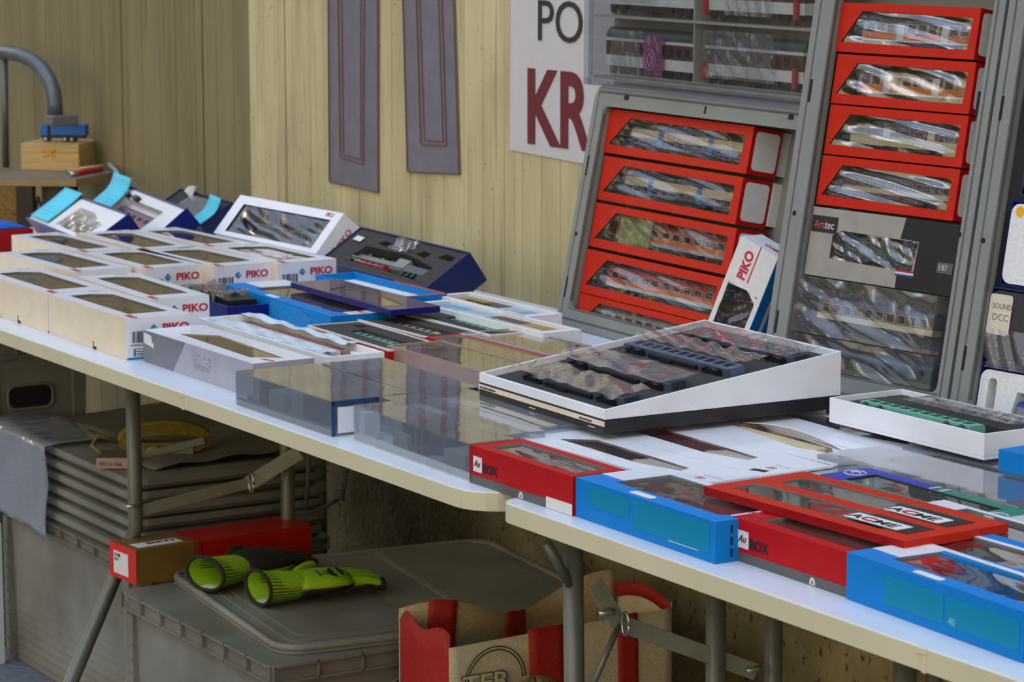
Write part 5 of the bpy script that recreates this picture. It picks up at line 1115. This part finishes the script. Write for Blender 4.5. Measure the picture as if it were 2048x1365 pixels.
def glove(label, M, mir=1, palm_up=False, printed=True):
    """x runs from cuff to fingertips, z up; the hand is about .10 wide"""
    r = thing('work_glove', label, 'glove', M, 'pair of work gloves on the crate lid')
    n = 90; rings = []; mb = MB(); o = 0
    prof = [(0, .043, .029), (.012, .042, .028), (.03, .039, .026), (.05, .037, .024), (.07, .036, .023)]
    for j, (x, ry, rz) in enumerate(prof):
        for k in range(n):
            a = 2*math.pi*k/n; s = 1+.02*((k % 3) > 0); mb.v.append((x, ry*math.cos(a)*s, rz+.002+rz*math.sin(a)*s))
    for j in range(len(prof)-1):
        for k in range(n):
            k2 = (k+1) % n; mb.f.append([j*n+k, j*n+k2, (j+1)*n+k2, (j+1)*n+k]); mb.m.append(1 if k % 3 == 0 else 0); mb.sm.append(False)
    mb.build('ribbed_cuff', [HV, HVD], r, solid=.0008)
    mb = MB().grid(lambda u, v: (.001+.075*v, (.0415-.006*v)*math.cos(2*math.pi*u), .0305-.003*v+(.0275-.005*v)*math.sin(2*math.pi*u)), 32, 6); mb.build('neon_lining', HV, r)
    mb = MB(); P = [V((0, .044*math.cos(a), .031+.030*math.sin(a))) for a in [2*math.pi*k/28 for k in range(29)]]; mb.tube(P, .0034, 8, cap=False); mb.build('black_hem', HVD, r)
    z = .024
    top = GB if palm_up else HV; bot = HV if palm_up else GB
    m = mir
    pts = [((.07, 0, z), (.024, .036)), ((.10, 0, z), (.019, .040)), ((.135, 0, z-.001), (.016, .043)), ((.160, .0, z-.002), (.014, .042))]
    def body(name, mt, dz, sc):
        P = [((p[0], p[1]*1.0, p[2]+dz), (r_[1]*sc, r_[0]*sc)) for p, r_ in pts]; E = [(0, 1), (1, 2), (2, 3)]
        return skin(r, name, mt, P, E, 0)
    # back of hand and coated palm as lofted half shells
    def shell(name, mt, up):
        mb = MB(); sec = [(.066, .036, .023), (.085, .040, .026 if palm_up else .023), (.105, .046, .030 if palm_up else .023), (.13, .050, .030 if palm_up else .022), (.155, .049, .024 if palm_up else .020), (.172, .043, .015)]; q = 16
        for x, ry, rz in sec:
            for k in range(q+1):
                a = math.pi*k/q*(1 if up else -1); mb.v.append((x, ry*math.cos(a), .024+rz*math.sin(a)*(1 if up else .95)))
        for j in range(len(sec)-1):
            for k in range(q):
                a = j*(q+1)+k; mb.f.append([a, a+1, a+q+2, a+q+1]); mb.m.append(0); mb.sm.append(True)
        return mb.build(name, mt, r, solid=.001)
    shell('hand_top', top, True); shell('hand_underside', bot, False)
    fing = [(-.032, .070, .0092, .010), (-.011, .082, .0098, .002), (.011, .078, .0098, -.004), (.032, .060, .0088, -.014)]
    for i, (y, ln, rad, sp_) in enumerate(fing):
        y *= m; sp_ *= -m; c_ = .6 if not palm_up else -.2
        p = [((.158, y, .024), rad*1.1), ((.172+ln*.25, y+sp_*.2, .025), rad*1.05), ((.172+ln*.6, y+sp_*.6, .022), rad), ((.172+ln*.92, y+sp_, .016), rad*.85)]
        skin(r, 'finger', HV if (i != 1 or palm_up is False) and not palm_up else GB, p, [(0, 1), (1, 2), (2, 3)])
        if not palm_up:
            p2 = [((a[0]+.003, a[1]+.0005, a[2]-.006), b*1.12) for a, b in p[1:]]; p2.append(((.172+ln*1.04, y+sp_*1.05, .013), rad*1.1)); skin(r, 'finger_coating', GB, p2, [(0, 1), (1, 2), (2, 3)])
    p = [((.09, -.030*m, .024), .014), ((.115, -.056*m, .030), .0125), ((.14, -.070*m, .034), .011), ((.162, -.078*m, .034), .0095)]
    skin(r, 'thumb', GB if palm_up else HV, p, [(0, 1), (1, 2), (2, 3)])
    if printed:
        def on(x, v_, a, lift=.0): # a spot on the domed back of the hand, a radians off the top towards the wearer's side
            ry, rz = .0495, .0225; return T(x, -ry*math.sin(a), .024+rz*math.cos(a)+.001, 0, 0, math.atan2(rz*math.sin(a), ry*math.cos(a))) @ T(0, v_, .0008+lift)
        e = MB(); e.prism([(.014*math.cos(a), .017*math.sin(a)) for a in [k*math.pi/10 for k in range(20)]], 0, .0006); e.build('black_oval_print', INK, r, on(.142, 0, .55))
        for s_, x_, v_, h_, m_, b_ in (('STRONG', .139, .015, .0085, HV, .03), ('CE', .118, .008, .009, INK, .02), ('EN 388', .107, .014, .006, INK, .03)):
            tt = text(r, s_, 'top', 0, 0, h_, (0, 0, 0), m_, b_, sx=.8); tt.matrix_local = on(x_, v_, .55, .0008) @ Matrix.Rotation(-math.pi/2, 4, 'Z') @ Matrix.Diagonal((.8, 1, 1, 1))
    MB().box(.004, -.012, .0045, .022, .014, .0055).build('care_tag', PAPER, r)
    return r
zl = ZL+.0005
def gl_at(a, b):
    p, q = pz(*a, zl), pz(*b, zl); d = (q-p).normalized(); return frame(p, d, V((0, 0, 1)).cross(d), V((0, 0, 1))), (q-p).length
Mg, Lg = gl_at((428, 1186), (645, 1130)); sG = 1.0
glove('left neon green work glove with its black coated palm turned up', Mg @ T(0, .02, 0) @ Matrix.Diagonal((.95, .98, .92, 1)), -1, palm_up=True, printed=False)
Mg, Lg = gl_at((517, 1212), (765, 1172))
glove('right neon green work glove with a black oval print on its back', Mg @ T(0, 0, .001) @ Matrix.Diagonal((.90, .92, .92, 1)), -1)
# ------------------------------------------------------------------ woven shopping bag
BAGC = mat('woven_cream_bag', 'dccba6', .75, var=.1, scale=260, bump=.5); BAGR = mat('woven_red_bag', 'b01c14', .6, var=.12, scale=200, bump=.4); BAGI = mat('woven_bag_inside', 'c0ab7e', .8, var=.1, scale=200, bump=.4)
ZB = .372
c = pz(898, 1292, ZB); lft = pz(768, 1252, ZB); XB1 = c.x; Yb0 = c.y; Yb1 = px_(1343, 1232, c.x).y; XBm = lft.x
r = thing('shopping_bag', 'open cream woven bag with red handles and red side under the right table', 'bag', Matrix.Translation((XBm, Yb0, 0)))
Lb, Db = XB1-XBm, Yb1-Yb0
def rimz(t_, k): return ZB+.016*math.sin(t_*3.1+k)+.010*math.sin(t_*9+k*2)
mb = MB().grid(lambda a, b: (Lb+.012*math.sin(3*a)*b*(1-b)*3, Db*a, ((ZB-.004+.008*a)*b)), 24, 12); fr_ = mb.build('front_panel', BAGC, r, solid=.001)
mb = MB().grid(lambda a, b: (Lb*(1-a), .002-.012*math.sin(math.pi*a)*b, (rimz(a, .5)+.018*a)*b), 12, 12); mb.build('red_side_panel', BAGR, r, solid=.001)
mb = MB().grid(lambda a, b: (.0+.03*math.sin(6*a)*b*b, Db*a, (ZB+.010+.022*math.sin(7.2*a+.6)*b)*b), 40, 12); mb.build('back_panel', BAGI, r, solid=.001)
mb = MB().grid(lambda a, b: (Lb*a, Db, (ZB+.01+.015*math.sin(3*a))*b), 12, 10); mb.build('right_side_panel', BAGC, r, solid=.001)
mb = MB().grid(lambda a, b: (.01+(Lb-.02)*a, .004+(Db-.008)*b, .012), 4, 4); mb.build('bottom_panel', BAGI, r, solid=.001)
for k, (p0, p1) in enumerate(((1055, 1128), (1232, 1272))):
    y0, y1 = px_(p0, 1290, XB1).y-Yb0, px_(p1, 1290, XB1).y-Yb0
    MB().grid(lambda a, b: (Lb+.0025+.012*math.sin(3*((y0+(y1-y0)*a)/Db))*b*(1-b)*3, y0+(y1-y0)*a, (ZB+.006)*b), 4, 12).build('red_handle_strap', BAGR, r, solid=.0016)
for k, (p0, p1) in enumerate(((850, 900), (1010, 1060))):
    q0, q1 = px_(p0, 1235, XBm+.01).y-Yb0, px_(p1, 1235, XBm+.01).y-Yb0
    MB().grid(lambda a, b: (.004+.03*math.sin(6*((q0+(q1-q0)*a)/Db))*b*b, q0+(q1-q0)*a, (ZB+.013+.022*math.sin(7.2*((q0+(q1-q0)*a)/Db)+.6)*b)*b), 4, 12).build('red_inner_strap', BAGR, r, solid=.0016)
MB().grid(lambda a, b: (Lb*a, Db-.004, ZB+.012+.015*math.sin(3*a)-.022*b), 10, 2).build('red_trim', BAGR, r, solid=.001)
cy = px_(985, 1345, XB1).y-Yb0; cz = px_(985, 1360, XB1).z
mb = MB()
for rad in (.052, .047): mb.tube([V((Lb+.0085, cy+rad*math.cos(a), cz+rad*math.sin(a))) for a in [k*math.pi/20 for k in range(21)]], .0009, 6)
mb.build('round_logo_arc', INK, r)
tx = text(r, 'TER', 'end', cy-.058, cz-.012, .028, (Lb+.010, 0, 0), INK, .05, sx=1.25); 
tx2 = text(r, 'TER', 'end', cy-.0575, cz-.0115, .027, (Lb+.0105, 0, 0), BAGC, .02, sx=1.27)
q = thing('paper_bag', 'crumpled tan paper bag at the foot of the woven bag, at the bottom picture edge', 'bag', Matrix.Translation(px_(1070, 1368, XB1+.10)-V((0, 0, .10))))
mb = MB()
def blob(a, b):
    th = 2*math.pi*a; ph = math.pi*b/2; rr_ = .055*(1+.10*math.sin(5*th)+.06*math.sin(11*th+3*b)); return (rr_*math.cos(th)*math.cos(ph)*.8, rr_*math.sin(th)*math.cos(ph)*1.3, .108*math.sin(ph)+.004*math.sin(9*th))
mb.grid(blob, 40, 12); mb.build('paper', mat('tan_paper', '8d7444', .8, var=.15, scale=40, bump=.3), q)
# loose cables and straps behind the lids
q = thing('grey_strap', 'grey strap hanging behind the stack of lids', 'strap', Matrix.Translation(px_(590, 1040, XL1+.05)))
o0 = px_(590, 1040, XL1+.05)
mb = MB(); pth = [px_(a, b, XL1+.05)-o0 for a, b in ((590, 1027), (625, 1025), (655, 1012), (676, 1000))]; mb.tube(pth, .004, 8); pth = [px_(a, b, XL1+.03)-o0 for a, b in ((618, 905), (616, 960), (612, 1018))]; mb.tube(pth, .004, 8); mb.build('webbing', mat('grey_webbing', '55585a', .7), q)
pth = [px_(a, b, XL1+.05)-o0 for a, b in ((692, 930), (684, 965), (678, 1000))]; MB().tube(pth, .009, 8).build('net_end', mat('grey_net', '6a6a66', .9, var=.3, scale=300), q)
# ------------------------------------------------------------------ far left desk and its things
ZD = .797
ed = lambda px, py, z=ZD: pz(px, py, z)
d0, d1, d2 = ed(-60, 357), ed(152, 359), ed(236, 343)
r = thing('desk', 'small brown desk at the far left holding the wooden box', 'desk', Matrix.Translation((d0+d1)/2-V((0, 0, ZD)))); ro = r.matrix_world.to_translation()
DM = mat('desk_board', '7d6f5c', .6, var=.1, scale=20, stretch=(1, 6, 1)); DE = mat('desk_edge', 'a3855a', .6)
d3 = d0+(d2-d1)
mb = MB(); Q = [p-ro for p in (d0, d1, d2, d3)]; mb.prism([(p.x, p.y) for p in Q], ZD-.017, ZD-.0008, 1); mb.prism([(p.x, p.y) for p in Q], ZD-.0009, ZD, 0); mb.build('desktop', [DM, DE], r)
ux = (d1-d0).normalized(); uy = V((-ux.y, ux.x, 0))
def dbox(px0, px1, depth, back, m, name, z0=0, z1=ZD-.018):
    a = ed(px0, 362)-ro+uy*back; b = ed(px1, 362)-ro+uy*back; P = [a, b, b+uy*depth, a+uy*depth]
    return MB().prism([(p.x, p.y) for p in P], z0, z1).build(name, m, r)
OSB = mat('particle_board', '8a6a2e', .8, var=.3, scale=200)
dbox(-50, 20, .02, .05, OSB, 'particle_board_panel'); dbox(22, 55, .03, .04, mat('dark_wood', '3b2c1d', .7), 'leg'); dbox(56, 100, .02, .12, mat('pale_panel', '8d8a76', .6), 'pale_panel'); dbox(101, 126, .04, .10, mat('dark_wood', '3b2c1d', .7), 'leg')
mb = MB(); K = lambda a, b, z, k=.03: ed(a, b, z)-ro
mb.tube([ed(-10, 400, .72)-ro+uy*.0, ed(25, 405, .71)-ro, ed(60, 418, .69)-ro, ed(72, 418, .69)-ro, ed(76, 395, .73)-ro, ed(83, 415, .69)-ro, ed(110, 420, .68)-ro], .004, 6); mb.build('black_cable', BLKP, r)
w0, w1, w2 = ed(43, 340.5), ed(158.5, 342.5), ed(186, 331); ux2 = (w1-w0).normalized(); uy2 = V((-ux2.y, ux2.x, 0)); Lw2 = (w1-w0).length; Ww2 = (w2-w1).dot(uy2)
MW = frame(w0, ux2, uy2, V((0, 0, 1))); Hw = .066
WOOD = mat('light_pine', 'c9a566', .5, var=.12, scale=9, stretch=(1, 8, 8))
r = thing('wooden_box', 'light pine box with a brass clasp on the far left desk', 'box', MW)
MB().box(0, 0, 0, Lw2, Ww2, Hw*.66).build('body', WOOD, r, bevel=.0015); MB().box(0, 0, Hw*.665, Lw2, Ww2, Hw).build('lid', WOOD, r, bevel=.0015)
mb = MB(); mb.box(Lw2*.39, -.0015, Hw*.70, Lw2*.59, 0, Hw*.76); mb.box(Lw2*.39, -.0015, Hw*.52, Lw2*.59, 0, Hw*.58); mb.box(Lw2*.44, -.003, Hw*.56, Lw2*.54, 0, Hw*.74)
for x in (.40, .57): 
    for z in (.53, .75): mb.tube([(Lw2*x, -.002, Hw*z), (Lw2*x, 0, Hw*z)], .0035, 8)
mb.build('brass_clasp', GOLD, r)
TB = mat('truck_blue', '0a5fb0', .35); 
MT = MW @ T(Lw2*.20, Ww2*.35, Hw+.0005); r = thing('toy_truck', 'blue toy truck with covered load standing on the pine box', 'toy truck', MT); s_ = Lw2*.80/.1
sx_t = Lw2*.80; hT = .044
mb = MB(); mb.prism([(0, 0), (sx_t*.14, 0), (sx_t*.18, 0), (sx_t*.18, hT*.62), (sx_t*.05, hT*.62), (0, hT*.1)], 0, .026); mb.build('cab', TB, r, T(.0, .026, hT*.32) @ Matrix.Rotation(math.pi/2, 4, 'X'), bevel=.001)
MB().box(0, 0, 0, .003, .02, hT*.22).build('windscreen', WINP, r, T(sx_t*.02, .003, hT*.62, 0, .35))
MB().box(sx_t*.27, -.001, hT*.36, sx_t, .028, hT*.98).build('load_cover', TB, r, bevel=.0015)
mb = MB(); mb.box(sx_t*.03, .003, hT*.20, sx_t*.96, .024, hT*.34); mb.build('chassis', BLKP, r)
for x in (.13, .55, .70):
    for y in (-.001, .022):
        mb = MB(); c = V((sx_t*x, y, hT*.155)); mb.tube([c, c+V((0, .006, 0))], hT*.155, 16, 0); mb.tube([c-V((0, .0006, 0)), c+V((0, .0066, 0))], hT*.08, 12, 1); mb.build('wheel', [BLKP, WHITEP], r)
r = thing('hand_tool', 'red handled pliers and tools at the right end of the far left desk', 'tool', Matrix.Translation(ed(175, 350))); q0 = ed(175, 350)
mb = MB(); mb.tube([ed(150, 352)-q0+V((0, 0, .006)), ed(172, 349)-q0+V((0, 0, .008)), ed(205, 347)-q0+V((0, 0, .010))], .007, 10); mb.build('red_handle', REDP, r)
mb = MB(); mb.tube([ed(131, 348)-q0+V((0, 0, .008)), ed(148, 353)-q0+V((0, 0, .006))], .004, 8); mb.tube([ed(140, 354)-q0+V((0, 0, .006)), ed(155, 353)-q0+V((0, 0, .006))], .006, 8); mb.build('steel_jaws', CHROME, r)
mb = MB(); mb.tube([ed(160, 344)-q0+V((0, 0, .008)), ed(206, 340)-q0+V((0, 0, .010))], .004, 8); mb.build('wooden_handle', CREAMP, r)
r = thing('grey_cable', 'pale grey cable running off the right side of the far left desk', 'cable', Matrix.Translation(ed(200, 333))); q0 = ed(200, 333)
mb = MB(); mb.tube([ed(190, 332)-q0+V((0, 0, .01)), ed(215, 335)-q0+V((0, 0, .012)), ed(232, 350)-q0+V((0, 0, .01)), ed(248, 375)-q0+V((0, 0, 0)), ed(262, 392)-q0-V((0, 0, .02))], .0055, 8); mb.build('cord', mat('grey_cord', '9a9a96', .6), r)
r = thing('grey_rail', 'bent grey pipe rail bolted to the wall at the upper left', 'rail', Matrix.Translation(py_(110, 240, 2.60))); q0 = py_(110, 240, 2.60)
mb = MB(); path = []
cc = py_(20, 203, 2.60)
for a, b in ((-60, 104), (-20, 104), (15, 105), (42, 110), (66, 121), (85, 138), (99, 160), (107, 184), (110, 208), (111, 236)): path.append(py_(a, b, 2.60)-q0)
mb.tube(path, .0185, 16); mb.build('bent_pipe', mat('painted_grey_pipe', '5f6468', .35, metal=.3), r)
mb = MB(); mb.tube([py_(9, 116, 2.60)-q0, py_(12, 335, 2.60)-q0], .0085, 10); mb.build('upright_rod', mat('painted_grey_pipe', '5f6468', .35, metal=.3), r)
a, b = py_(108, 229, 2.60)-q0, py_(173, 262, 2.60)-q0; MB().box(a.x-.01, -.02, b.z, a.x+.035, .05, a.z).build('wall_bracket', mat('bracket_grey', '6a6a66', .6), r, bevel=.004)
# blue and red things at the left picture edge
r = thing('train_box', 'red carton at the left picture edge behind the white boxes', 'box', frame(pz(-60, 497, TH), V((1, 0, 0)), V((0, 1, 0)), V((0, 0, 1)))); MB().box(0, 0, 0, .10, .10, .045).build('carton', DRED, r, bevel=.001)
p_ = pz(-60, 497, TH); r = thing('blue_cloth', 'blue folded cloth on the red carton at the left picture edge', 'cloth', frame(p_+V((.005, .005, .0455)), V((1, 0, 0)), V((0, 1, 0)), V((0, 0, 1))))
MB().grid(lambda a, b: (.085*a, .09*b, .012*math.sin(math.pi*min(1, max(0, b)))*math.sin(math.pi*a)**.5+.001), 12, 8).build('cloth', mat('blue_cloth_fabric', '0d55b5', .8), r, solid=.001)
q = thing('white_post', 'white post standing at the lower left picture edge before the storage crate', 'post', Matrix.Translation(py_(-1, 1200, 1.88)*1)); z0_ = py_(-1, 1200, 1.88).z; zt2 = py_(0, 1050, 1.88).z
MB().box(-.012, -.012, -z0_, .006, .006, zt2-z0_).build('post_body', WHITEP, q, bevel=.001)
# ------------------------------------------------------------------ finish
SC.cycles.transparent_max_bounces = 24
bpy.context.view_layer.update()
dg = bpy.context.evaluated_depsgraph_get()
for o in [o for o in COL.objects if o.type == 'FONT']:
    me = bpy.data.meshes.new_from_object(o.evaluated_get(dg)); n = bpy.data.objects.new(o.name, me); nm = o.name; par = o.parent; ml = o.matrix_world.copy()
    bpy.data.objects.remove(o); n.name = nm; COL.objects.link(n); n.parent = par; n.matrix_parent_inverse = par.matrix_world.inverted(); n.matrix_world = ml
    me.name = nm
